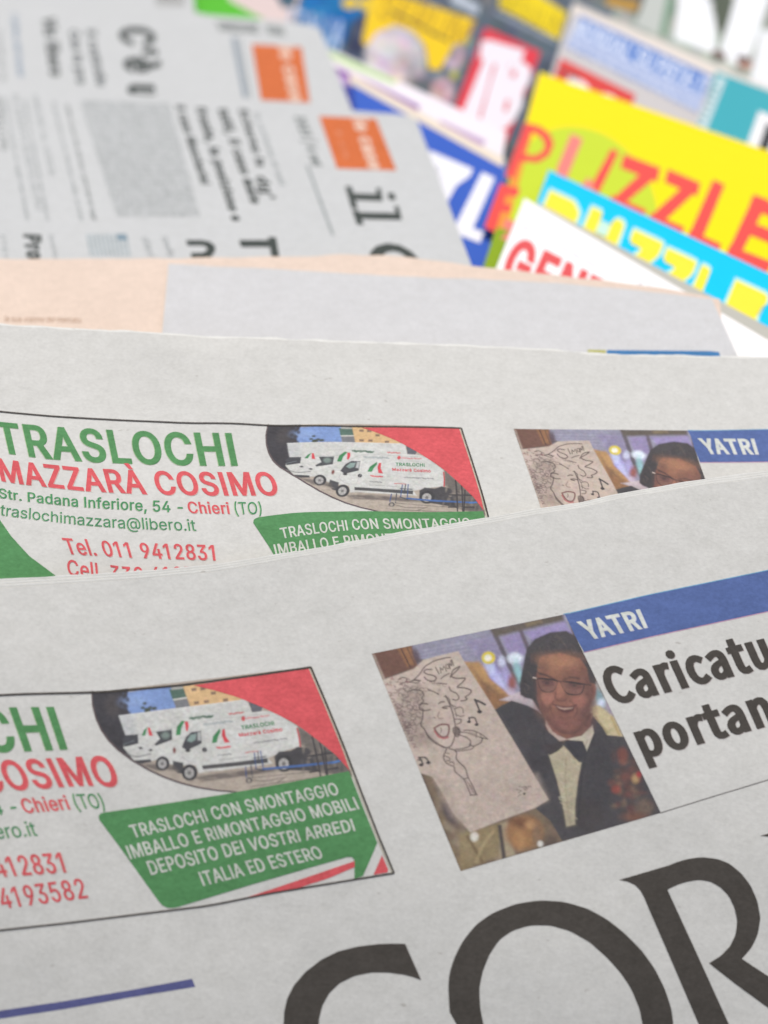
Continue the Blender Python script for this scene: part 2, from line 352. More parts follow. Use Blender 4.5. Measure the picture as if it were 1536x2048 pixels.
# ------------------------------------------------------------------ type
_fcache = {}
TYPE = json.loads(r'''{"A":[480,[[16,0,201,509,276,509,463,0,395,0,287,302,280,323,272,346,264,372,255,402,244,438,232,478,245,478,233,437,222,402,213,371,204,345,197,322,191,302,85,0],[110,142,110,199,370,199,370,142]]],"B":[456,[[60,0,60,509,241,509,274,507,304,501,329,491,350,477,367,461,381,442,390,421,396,398,398,374,395,344,387,320,373,301,356,286,336,275,315,267,315,262,339,257,363,245,385,227,402,203,411,184,416,161,418,136,416,111,410,88,400,67,386,48,368,31,344,18,317,8,284,2,247,0],[125,57,245,57,281,60,309,67,330,80,344,96,353,115,355,137,352,161,342,184,327,203,306,218,279,228,248,231,125,231],[125,285,238,285,265,288,288,296,308,309,323,326,333,348,336,372,333,393,326,412,313,429,294,442,270,449,240,452,125,452]]],"C":[510,[[267,-7,225,-3,186,7,150,25,119,49,92,79,70,115,53,157,44,203,40,254,44,305,53,352,70,393,92,429,119,459,150,484,186,501,225,512,267,516,293,514,317,511,340,504,362,496,383,485,402,471,419,456,435,438,448,418,459,397,467,373,473,348,408,348,401,373,389,395,375,413,357,428,337,440,315,449,292,454,267,456,237,453,209,445,184,432,161,414,141,391,125,364,113,332,106,295,103,254,106,213,113,177,125,145,141,117,161,94,184,76,210,63,237,56,267,53,292,55,315,60,337,69,357,81,375,96,389,114,401,136,408,160,473,160,467,135,459,112,448,91,435,71,420,53,402,38,383,24,363,13,341,5,317,-2,293,-6]]],"D":[502,[[219,0,96,0,96,57,215,57,254,60,288,68,318,81,343,99,363,122,379,149,390,181,397,216,399,255,397,294,390,329,379,361,364,388,344,410,320,428,291,441,258,449,221,452,93,452,93,509,225,509,273,505,315,495,353,478,385,455,412,426,433,391,449,351,458,306,462,255,458,205,449,159,433,119,411,83,384,54,351,31,312,14,268,3],[125,509,125,0,60,0,60,509]]],"E":[419,[[60,0,60,509,372,509,372,452,125,452,125,286,355,286,355,229,125,229,125,57,375,57,375,0]]],"F":[410,[[60,0,60,509,369,509,369,452,125,452,125,278,346,278,346,221,125,221,125,0]]],"G":[520,[[269,-7,225,-3,185,7,149,25,118,49,91,79,69,116,53,157,43,203,40,254,43,305,53,352,69,393,91,429,117,459,149,484,184,501,223,512,265,516,291,514,316,510,340,504,363,494,384,483,403,469,421,453,436,436,449,416,460,395,468,373,474,349,408,349,399,372,387,393,373,411,356,427,337,439,315,448,291,454,265,456,236,453,209,445,183,432,160,414,141,392,125,364,113,332,106,295,103,254,106,213,113,177,125,145,141,117,161,95,184,76,210,63,238,56,269,53,296,55,322,61,345,71,365,85,382,102,396,123,407,147,413,173,415,202,434,199,283,199,283,256,478,256,478,200,475,160,466,124,451,91,431,62,406,38,377,19,344,5,308,-4]]],"H":[517,[[60,0,60,509,125,509,125,289,392,289,392,509,457,509,457,0,392,0,392,232,125,232,125,0]]],"I":[185,[[60,0,60,509,125,509,125,0]]],"L":[393,[[60,0,60,509,125,509,125,57,361,57,361,0]]],"M":[628,[[60,0,60,509,152,509,277,187,282,174,287,159,299,123,305,103,311,84,317,65,322,49,307,49,318,83,330,121,336,140,342,158,348,174,352,187,476,509,568,509,568,0,504,0,504,291,504,327,505,347,505,369,506,413,507,457,513,457,505,433,498,409,482,363,474,341,467,322,461,305,456,291,342,0,286,0,170,291,165,304,159,321,145,361,137,384,129,408,121,432,112,457,119,457,120,416,121,372,122,328,122,309,122,291,122,0]]],"N":[523,[[60,0,60,509,136,509,343,183,352,169,363,151,375,130,388,107,401,82,414,55,405,54,402,81,401,108,400,134,399,157,399,195,399,509,463,509,463,0,387,0,202,290,190,310,177,331,164,354,148,381,108,452,119,454,122,384,123,354,124,328,125,307,125,291,125,0]]],"O":[533,[[267,-7,225,-3,186,7,150,25,119,49,92,79,70,115,53,157,44,203,40,254,44,305,53,352,70,393,92,429,119,459,150,484,186,501,225,512,267,516,309,512,348,501,384,484,415,459,442,429,464,393,480,352,490,305,493,254,490,203,480,157,464,115,442,79,415,49,384,25,348,7,309,-3],[267,53,296,55,324,63,349,76,372,94,392,116,408,144,420,176,428,213,430,254,428,295,420,332,408,365,392,392,372,415,349,433,324,446,296,453,267,456,237,453,210,445,184,433,161,415,142,392,125,364,113,332,106,295,103,254,106,213,113,176,125,144,142,117,161,94,184,76,210,63,237,55]]],"P":[445,[[60,0,60,509,235,509,272,506,305,499,332,487,356,471,375,452,390,430,400,404,407,377,409,348,407,318,400,291,390,265,375,243,356,223,332,207,305,195,272,188,235,186,109,186,109,242,233,242,257,244,279,248,297,256,318,272,333,294,342,319,344,348,342,376,333,402,318,423,297,439,279,446,257,451,232,452,125,452,125,0]]],"R":[449,[[60,0,60,509,236,509,273,506,305,500,333,489,356,473,376,455,390,433,401,408,407,381,409,352,407,323,401,296,390,271,376,250,356,232,333,217,305,206,273,200,236,198,96,198,96,255,234,255,258,256,280,260,298,267,319,281,334,300,342,324,345,352,342,380,334,405,319,425,298,440,279,446,258,451,233,452,125,452,125,0],[353,0,230,229,303,229,428,0]]],"S":[447,[[224,-9,188,-7,156,-1,128,9,102,23,81,40,64,60,51,83,42,109,38,137,104,137,110,110,123,88,142,71,166,59,194,52,224,49,246,50,267,54,286,60,311,74,329,92,341,114,346,139,342,161,332,179,316,193,296,205,272,214,245,222,184,239,145,253,112,269,86,289,67,313,56,341,52,372,54,400,62,425,75,448,92,468,113,484,138,498,165,508,195,514,227,516,259,514,289,508,316,498,340,484,360,468,377,449,390,427,398,403,401,378,337,378,332,402,320,421,302,437,280,449,254,456,225,459,194,456,167,448,145,435,129,418,118,398,115,376,119,352,131,334,148,319,169,308,191,300,212,293,264,279,287,272,312,264,336,252,359,238,379,220,395,198,402,180,407,161,408,139,406,112,399,87,386,64,370,43,349,25,323,11,294,0,261,-7]]],"T":[449,[[32,452,32,509,417,509,417,452,257,452,257,0,193,0,193,452]]],"U":[517,[[259,-8,220,-6,186,2,154,15,126,33,103,55,85,80,71,108,63,140,60,173,60,509,124,509,124,178,126,155,132,133,141,113,153,95,169,80,187,68,208,59,232,53,259,52,285,53,309,59,331,68,349,80,364,95,377,113,385,133,391,155,393,178,393,509,457,509,457,173,454,140,446,108,433,80,414,55,391,33,363,15,332,2,297,-6]]],"V":[480,[[204,0,16,509,84,509,192,206,199,187,207,164,215,137,225,106,236,71,248,31,235,31,247,71,257,107,267,138,276,165,283,187,290,206,395,509,463,509,278,0]]],"Y":[472,[[203,0,203,208,16,509,91,509,192,344,203,327,213,309,222,292,231,274,240,254,250,230,224,230,233,254,242,275,251,293,265,318,280,344,381,509,455,509,268,208,268,0]]],"Z":[438,[[42,0,42,46,273,385,289,408,306,431,323,453,341,476,348,454,327,453,306,453,285,452,265,452,244,452,223,452,40,452,40,509,397,509,397,462,169,129,152,105,134,81,116,57,97,33,90,54,111,55,131,56,152,57,173,57,193,57,214,57,399,57,399,0]]],"a":[389,[[160,-9,137,-7,115,-3,94,5,76,15,60,29,48,45,38,63,32,84,30,108,34,138,43,161,58,179,78,193,100,203,125,211,152,216,178,220,209,224,234,227,252,230,265,235,273,243,276,255,276,257,273,279,267,297,256,311,240,322,220,329,196,331,171,329,149,322,132,313,118,301,107,288,100,274,41,291,51,313,64,331,79,346,95,358,114,368,133,375,153,380,173,383,194,384,215,383,239,379,263,372,286,360,306,343,322,320,330,301,335,278,337,251,337,0,277,0,277,52,272,52,264,38,252,25,236,12,215,1,190,-6],[170,45,202,49,228,59,248,74,263,93,272,115,276,138,276,190,270,186,259,182,246,179,231,176,216,173,200,171,175,168,154,164,134,159,117,150,103,139,95,124,92,105,94,87,102,72,114,61,130,52,149,47]]],"b":[424,[[229,-8,198,-5,172,4,153,17,138,31,127,46,118,59,112,59,112,0,53,0,53,509,114,509,114,319,118,319,127,331,137,346,152,360,171,373,197,381,229,384,259,382,287,374,313,361,335,342,354,320,370,293,381,261,388,227,390,189,388,151,381,116,370,84,355,57,336,34,313,16,288,3,260,-6],[220,47,242,49,262,55,279,66,294,80,306,97,316,117,323,139,327,163,328,189,327,215,323,239,316,261,307,281,295,298,280,311,262,322,243,328,220,330,198,328,178,322,161,312,147,299,134,282,125,263,118,241,114,216,113,189,114,162,118,138,125,115,135,95,147,78,162,65,179,55,198,49]]],"c":[396,[[207,-8,174,-5,144,3,117,16,93,35,72,58,56,85,44,116,37,150,34,187,37,225,44,260,56,291,72,318,93,341,117,360,144,374,174,382,207,384,234,383,260,377,284,368,305,356,324,341,340,322,353,301,362,277,303,262,298,276,290,289,281,301,270,311,257,319,242,325,226,329,207,330,184,328,163,321,145,310,130,296,118,278,108,258,102,236,98,212,96,187,98,163,102,139,108,117,118,97,130,80,145,66,163,55,184,49,207,46,226,48,243,52,258,58,271,66,282,76,292,89,299,102,304,117,363,102,354,78,341,56,325,37,306,21,285,9,261,-1,235,-6]]],"d":[424,[[195,-8,165,-6,137,3,111,16,89,34,70,57,55,84,43,116,36,151,34,189,36,227,43,261,55,293,70,320,89,342,112,361,137,374,165,382,196,384,228,381,253,373,272,360,287,346,298,331,306,319,311,319,311,509,372,509,372,0,313,0,313,59,307,59,298,46,287,31,272,17,252,4,227,-5],[205,47,226,49,246,55,263,65,278,78,290,95,299,115,306,138,310,162,312,189,310,216,306,241,300,263,290,282,278,299,263,312,246,322,227,328,205,330,182,328,162,322,145,311,130,298,118,281,108,261,102,239,98,215,96,189,98,163,102,139,109,117,118,97,130,80,145,66,162,55,182,49]]],"e":[404,[[212,-8,177,-5,145,3,117,16,92,35,72,58,56,85,44,116,37,150,34,187,36,224,44,258,55,290,71,317,91,340,115,359,142,373,172,382,205,384,226,383,246,380,266,374,285,366,303,355,319,341,334,324,347,305,357,282,365,256,370,227,371,194,371,169,75,169,75,221,338,221,310,202,308,226,304,248,298,269,283,294,263,314,237,326,205,330,183,328,164,323,146,313,125,294,109,270,99,241,96,211,96,178,98,151,102,127,110,106,121,88,135,73,151,61,169,53,190,48,212,46,234,48,254,53,271,61,285,73,297,88,306,105,365,91,353,63,335,39,320,26,302,14,283,4,261,-3,237,-7]]],"f":[254,[[228,379,228,327,6,327,6,379],[81,0,81,432,84,461,96,486,113,505,135,519,161,527,187,530,207,529,222,527,234,524,243,521,227,468,222,470,215,472,206,473,195,474,171,470,154,460,145,443,142,419,142,0]]],"g":[425,[[207,-151,180,-149,156,-146,134,-140,105,-127,82,-110,64,-91,51,-69,101,-41,110,-53,122,-66,136,-78,154,-88,178,-95,207,-97,236,-95,261,-87,282,-75,298,-58,308,-34,311,-6,311,68,306,68,298,56,287,41,272,28,252,16,227,8,195,5,165,7,138,14,113,27,90,43,71,65,55,90,43,120,36,154,34,191,36,229,43,263,55,293,71,320,90,342,112,361,138,374,166,382,196,384,228,382,253,373,273,360,288,346,299,331,308,319,313,319,313,379,372,379,372,-9,370,-40,363,-67,350,-90,334,-109,314,-124,291,-136,265,-144,237,-149],[205,59,227,61,246,66,264,75,285,95,300,121,307,142,311,166,312,193,311,219,307,242,300,264,291,283,279,299,264,312,247,322,227,328,205,330,182,328,163,322,145,312,130,298,118,282,109,262,102,241,98,218,96,193,98,167,102,144,109,123,124,96,145,76,163,66,183,61]]],"h":[410,[[114,227,114,0,53,0,53,509,114,509,114,287,102,287,116,319,132,344,152,362,175,374,200,382,227,384,252,383,275,377,295,369,313,356,328,340,341,321,350,298,355,271,357,240,357,0,296,0,296,235,293,263,286,286,273,304,256,318,235,326,210,329,184,326,161,317,141,303,126,283,117,257]]],"i":[167,[[53,0,53,379,114,379,114,0],[84,443,67,446,54,455,44,468,41,483,44,499,54,512,67,521,84,524,100,521,114,512,123,499,126,483,123,468,114,455,100,446]]],"l":[167,[[53,0,53,525,114,525,114,0]]],"m":[610,[[53,0,53,379,112,379,112,295,108,295,118,323,132,346,151,363,172,376,195,384,219,386,245,383,268,375,287,361,303,342,314,320,321,295,312,295,322,321,337,343,357,361,381,375,407,383,437,386,458,385,478,380,497,372,514,361,529,346,541,328,550,307,555,283,557,255,557,0,496,0,496,254,493,279,485,298,473,313,447,326,419,330,395,328,374,320,358,307,345,290,338,270,335,247,335,0,274,0,274,260,269,288,253,311,229,326,199,330,178,328,158,320,140,307,126,289,117,266,114,238,114,0]]],"n":[410,[[114,227,114,0,53,0,53,379,112,379,112,287,102,287,116,319,132,344,152,362,175,374,200,382,227,384,252,383,275,377,295,369,313,356,328,340,341,321,350,298,355,271,357,240,357,0,296,0,296,235,293,263,286,286,273,304,256,318,235,326,210,329,184,326,161,317,141,303,126,283,117,257]]],"o":[415,[[207,-8,174,-5,144,3,117,16,93,35,72,58,56,85,44,116,37,150,34,187,37,225,44,260,56,291,72,318,93,341,117,360,144,374,174,382,207,384,241,382,271,374,299,360,323,341,343,318,359,291,371,260,379,225,381,187,379,150,371,116,359,85,343,58,323,35,299,16,271,3,241,-5],[207,46,231,49,252,55,270,66,285,80,298,97,307,117,314,139,318,163,319,187,318,212,314,236,307,258,298,278,285,296,270,310,252,321,231,328,207,330,184,328,163,321,145,310,130,296,118,278,108,258,102,236,98,212,96,187,98,163,102,139,108,117,118,97,130,80,145,66,163,55,184,49]]],"p":[424,[[53,-143,53,379,112,379,112,319,118,319,126,331,137,346,152,360,171,373,197,381,229,384,259,382,287,374,313,361,335,342,354,320,370,293,381,261,388,227,390,189,388,151,381,116,370,84,355,57,336,34,313,16,288,3,260,-6,229,-8,198,-5,173,4,153,17,138,31,127,46,118,59,114,59,114,-143],[220,47,242,49,262,55,279,66,294,80,306,97,316,117,323,139,327,163,328,189,327,215,323,239,316,261,307,281,295,298,280,311,262,322,243,328,220,330,198,328,178,322,161,312,147,299,134,282,125,263,118,241,114,216,113,189,114,162,118,138,125,115,135,95,147,78,162,65,179,55,198,49]]],"q":[424,[[372,-143,311,-143,311,59,306,59,298,46,287,31,272,17,252,4,227,-5,195,-8,165,-6,137,3,111,16,89,34,70,57,55,84,43,116,36,151,34,189,36,227,43,261,55,293,70,320,89,342,112,361,137,374,165,382,196,384,228,381,253,373,272,360,287,346,298,331,307,319,313,319,313,379,372,379],[205,47,226,49,246,55,263,65,278,78,290,95,299,115,306,138,310,162,312,189,310,216,306,241,300,263,290,282,278,299,263,312,246,322,227,328,205,330,182,328,162,322,145,311,130,298,118,281,108,261,102,239,98,215,96,189,98,163,102,139,109,117,118,97,130,80,145,66,162,55,182,49]]],"r":[259,[[53,0,53,379,112,379,112,321,115,321,130,347,152,367,171,377,191,383,213,385,221,385,229,384,243,384,243,322,239,323,230,324,219,325,207,326,182,323,159,315,140,301,126,284,117,262,114,237,114,0]]],"s":[365,[[182,-8,157,-7,133,-3,112,3,93,12,76,24,62,38,50,54,41,73,36,94,94,107,105,79,124,60,150,49,181,45,206,47,227,53,244,62,262,81,268,103,265,121,254,136,237,147,212,155,149,170,118,180,92,192,72,208,58,227,50,249,47,274,49,295,55,314,65,332,79,347,95,360,115,370,137,378,161,383,187,384,212,383,234,379,254,372,279,358,299,339,314,316,324,290,268,277,258,298,243,316,219,328,187,333,156,329,131,317,114,299,109,277,112,258,124,243,144,232,172,223,229,209,261,200,287,187,306,171,320,153,328,131,331,107,329,85,323,65,312,47,298,31,281,18,260,6,236,-2,210,-7]]],"t":[227,[[204,379,204,327,6,327,6,379],[65,471,126,471,126,98,128,76,136,61,150,53,170,50,177,50,185,51,194,52,202,54,213,2,203,-1,192,-3,180,-4,168,-4,138,-1,113,7,92,21,77,41,68,64,65,93]]],"u":[410,[[182,-5,158,-3,135,2,115,11,97,23,82,39,69,59,60,82,54,109,53,139,53,379,114,379,114,144,116,117,124,94,137,75,154,61,175,53,200,50,226,53,249,62,268,77,283,97,293,122,296,153,296,379,357,379,357,0,298,0,298,92,307,92,294,60,277,35,257,17,234,5,209,-3]]],"v":[389,[[163,0,17,379,84,379,165,155,173,132,180,110,187,87,193,64,199,42,206,21,184,21,191,42,197,64,203,87,209,110,216,132,224,155,305,379,371,379,226,0]]],"z":[380,[[42,0,42,46,254,320,254,323,48,323,48,379,333,379,333,331,126,60,126,56,339,56,339,0]]],"0":[453,[[227,-7,191,-3,158,7,130,24,105,48,85,77,69,113,57,155,50,202,48,254,50,306,57,353,69,395,85,431,106,461,130,484,159,502,191,512,227,516,262,512,295,502,323,484,348,461,368,431,384,395,396,353,403,306,405,254,403,202,396,155,384,113,368,77,348,48,323,24,295,7,263,-3],[227,50,250,52,271,60,290,74,306,92,320,116,330,144,338,176,342,213,344,254,342,295,338,332,330,365,320,393,306,416,290,435,271,449,250,457,227,460,203,457,182,449,163,435,147,416,134,393,123,365,115,332,111,295,109,254,111,213,115,176,123,144,134,116,147,92,163,74,182,60,203,52]]],"1":[400,[[236,509,236,0,172,0,172,448,169,448,46,358,46,427,158,509]]],"2":[453,[[64,0,64,47,234,229,252,248,268,266,282,282,299,305,311,327,318,348,320,371,317,397,308,419,293,436,273,449,250,457,224,460,196,457,172,447,153,433,139,413,130,390,127,362,66,362,68,391,75,418,86,442,102,464,121,482,143,496,168,507,196,513,225,516,254,513,281,507,306,497,328,482,346,465,361,445,372,423,379,398,381,372,378,345,371,318,363,299,351,280,336,259,317,235,294,209,267,180,153,60,153,57,389,57,389,0]]],"3":[453,[[218,-7,188,-5,159,1,133,10,108,22,88,38,70,57,57,79,48,104,44,132,109,132,115,107,126,87,144,71,165,59,191,52,219,50,248,53,275,61,297,74,315,93,325,116,329,145,326,172,316,196,299,217,275,234,254,241,229,246,201,248,157,248,157,299,288,448,288,452,70,452,70,509,372,509,372,461,211,278,211,289,247,290,279,286,308,276,333,262,354,244,371,222,383,198,391,173,393,145,390,116,383,90,370,66,354,45,333,27,309,12,281,2,251,-5]]],"4":[453,[[40,105,40,158,247,509,311,509,109,166,109,163,413,163,413,105],[282,0,282,121,282,146,282,318,343,318,343,0]]],"5":[453,[[221,-7,192,-5,165,1,140,11,118,25,99,41,83,60,71,82,63,105,60,130,122,130,127,108,138,89,154,73,173,60,196,52,221,50,250,53,276,64,298,82,314,104,324,131,328,162,326,183,321,203,314,221,297,244,275,262,248,273,218,277,192,275,167,268,145,258,128,246,67,253,96,509,366,509,366,452,151,452,134,301,136,301,155,315,178,325,203,331,229,334,252,332,274,328,294,321,313,311,330,299,345,285,358,269,370,251,379,231,386,210,390,187,391,163,388,132,381,102,369,76,352,52,332,32,309,15,282,3,253,-4]]],"6":[453,[[226,-7,196,-4,168,3,142,15,119,31,100,51,84,74,73,101,66,130,64,162,65,187,71,212,80,239,93,268,112,302,137,340,252,509,322,509,151,261,145,261,154,275,165,288,179,299,196,307,214,312,235,314,265,312,291,305,316,295,337,280,355,262,370,240,380,215,387,187,389,157,387,127,379,98,368,73,352,50,333,30,310,14,284,3,257,-4],[226,48,254,52,279,63,299,79,314,101,324,128,327,157,324,187,314,213,299,235,279,251,254,262,226,265,198,262,174,252,153,235,138,214,128,188,125,158,128,128,138,102,153,79,174,63,198,52]]],"7":[453,[[97,0,323,448,323,452,62,452,62,509,391,509,391,449,165,0]]],"8":[453,[[226,-7,193,-5,163,1,136,11,111,25,91,42,74,62,62,84,54,109,52,135,53,156,58,176,65,195,81,220,101,241,125,256,153,265,153,267,129,276,109,289,93,308,80,330,73,354,70,380,73,405,79,429,90,450,106,469,124,485,146,498,170,508,197,514,226,516,255,514,282,508,306,498,328,485,346,469,361,450,373,429,379,405,382,380,379,354,372,330,359,308,343,289,323,276,300,267,300,265,327,256,351,241,372,220,387,195,395,176,399,156,401,135,398,109,391,84,378,62,362,42,341,25,317,11,289,1,259,-5],[226,49,258,52,285,60,307,74,323,91,333,113,337,139,333,165,322,189,305,208,283,223,256,232,226,235,196,232,169,223,147,208,130,189,119,165,115,139,119,113,129,91,145,74,167,60,185,54,205,50],[226,290,252,292,274,300,293,313,307,330,316,351,319,376,316,399,308,420,294,437,275,449,252,457,226,460,200,457,177,449,159,437,145,420,136,399,133,376,136,351,145,330,159,313,178,300,201,292]]],"9":[453,[[226,516,256,513,285,506,310,494,333,478,352,458,368,434,380,408,387,378,389,347,387,322,382,296,373,270,359,240,340,207,315,168,200,0,130,0,301,248,307,248,299,234,287,221,273,210,257,202,238,196,218,195,188,197,161,203,137,214,116,229,98,247,83,269,72,294,66,321,64,352,66,382,73,411,85,436,101,459,120,479,143,494,168,506,196,513],[226,460,199,457,174,446,154,429,138,407,129,381,125,352,129,322,138,295,154,274,174,257,199,247,226,243,254,247,279,257,299,273,314,295,324,321,327,350,324,381,314,407,299,429,279,446,254,457]]],".":[188,[[95,-4,78,-1,63,9,53,24,50,41,53,59,63,73,78,83,95,87,113,83,128,73,138,59,141,41,138,24,128,9,113,-1]]],",":[188,[[38,-119,68,71,137,71,84,-119]]],":":[188,[[95,-4,78,-1,63,9,53,24,50,41,53,59,63,73,78,83,95,87,113,83,128,73,138,59,141,41,138,24,128,9,113,-1],[95,271,78,274,63,284,53,299,50,316,53,334,63,349,78,359,95,362,113,359,128,349,138,334,141,316,138,299,128,284,113,274]]],"-":[453,[[337,244,337,188,114,188,114,244]]],"'":[206,[[78,318,70,509,136,509,128,318]]],"@":[676,[[355,-135,307,-133,262,-126,221,-114,184,-98,151,-77,122,-53,98,-24,77,9,61,46,50,87,43,131,40,179,43,226,50,269,61,309,78,346,98,379,123,408,151,433,184,454,220,470,260,482,303,489,349,492,394,489,435,482,472,469,506,452,536,432,562,407,584,380,603,351,617,319,627,285,633,251,635,215,635,191,633,166,631,142,627,118,622,96,615,76,599,49,579,28,561,18,541,13,517,11,497,12,476,17,457,24,441,36,429,50,423,68,420,68,408,48,388,30,371,20,351,15,326,13,298,15,273,23,251,35,232,52,216,73,204,96,195,123,190,152,188,182,190,212,197,239,207,265,220,287,237,306,257,322,279,334,304,341,330,343,360,340,385,331,404,319,416,306,419,306,419,335,474,335,474,110,476,91,485,74,499,63,518,59,540,63,557,76,568,97,576,127,579,152,580,182,581,215,579,245,575,273,567,301,555,327,541,351,523,373,502,393,477,410,450,424,419,434,385,440,347,442,309,440,274,434,242,424,213,410,187,393,164,372,144,347,128,320,115,289,105,255,100,218,98,178,100,138,105,100,115,66,128,35,144,8,165,-17,188,-37,215,-54,246,-68,280,-78,317,-83,357,-85,385,-84,412,-80,436,-75,458,-69,476,-63,489,-59,504,-107,487,-113,464,-120,438,-126,411,-131,383,-134],[329,65,359,68,382,78,400,95,412,118,417,138,421,160,422,185,421,210,417,231,411,249,399,269,381,282,358,289,331,292,305,288,283,277,265,260,252,239,244,213,242,185,244,154,251,125,262,101,279,81,301,69]]],"(":[273,[[89,207,90,244,94,283,101,324,109,364,119,403,132,441,145,477,160,510,177,539,236,539,219,503,204,466,191,428,179,390,169,351,161,313,156,276,152,241,151,207,152,176,155,145,160,115,167,83,177,50,188,16,202,-19,218,-57,236,-96,177,-96,150,-46,128,4,111,55,99,106,92,156]]],")":[273,[[37,-96,56,-56,72,-18,86,18,97,52,106,85,113,116,118,147,121,177,122,207,121,241,117,276,112,313,104,351,94,390,82,428,69,466,54,503,37,539,97,539,113,510,128,477,142,441,154,403,164,364,173,323,179,283,183,244,184,207,182,156,174,104,161,53,144,3,123,-47,97,-96]]],"|":[230,[[141,673,141,-164,88,-164,88,673]]],"À":[480,[[16,0,201,509,276,509,463,0,395,0,287,302,280,323,272,346,264,372,255,402,244,438,232,478,245,478,233,437,222,402,213,371,204,345,197,322,191,302,85,0],[110,142,110,199,370,199,370,142],[216,558,150,659,218,659,266,558]]],"è":[404,[[212,-8,177,-5,145,3,117,16,92,35,72,58,56,85,44,116,37,150,34,187,36,224,44,258,55,290,71,317,91,340,115,359,142,373,172,382,205,384,226,383,246,380,266,374,285,366,303,355,319,341,334,324,347,305,357,282,365,256,370,227,371,194,371,169,75,169,75,221,338,221,310,202,308,226,304,248,298,269,283,294,263,314,237,326,205,330,183,328,164,323,146,313,125,294,109,270,99,241,96,211,96,178,98,151,102,127,110,106,121,88,135,73,151,61,169,53,190,48,212,46,234,48,254,53,271,61,285,73,297,88,306,105,365,91,353,63,335,39,320,26,302,14,283,4,261,-3,237,-7],[180,429,114,529,182,529,230,429]]],"à":[389,[[160,-9,137,-7,115,-3,94,5,76,15,60,29,48,45,38,63,32,84,30,108,34,138,43,161,58,179,78,193,100,203,125,211,152,216,178,220,209,224,234,227,252,230,265,235,273,243,276,255,276,257,273,279,267,297,256,311,240,322,220,329,196,331,171,329,149,322,132,313,118,301,107,288,100,274,41,291,51,313,64,331,79,346,95,358,114,368,133,375,153,380,173,383,194,384,215,383,239,379,263,372,286,360,306,343,322,320,330,301,335,278,337,251,337,0,277,0,277,52,272,52,264,38,252,25,236,12,215,1,190,-6],[170,45,202,49,228,59,248,74,263,93,272,115,276,138,276,190,270,186,259,182,246,179,231,176,216,173,200,171,175,168,154,164,134,159,117,150,103,139,95,124,92,105,94,87,102,72,114,61,130,52,149,47],[165,429,99,529,168,529,215,429]]]," ":[188,[]]}''')
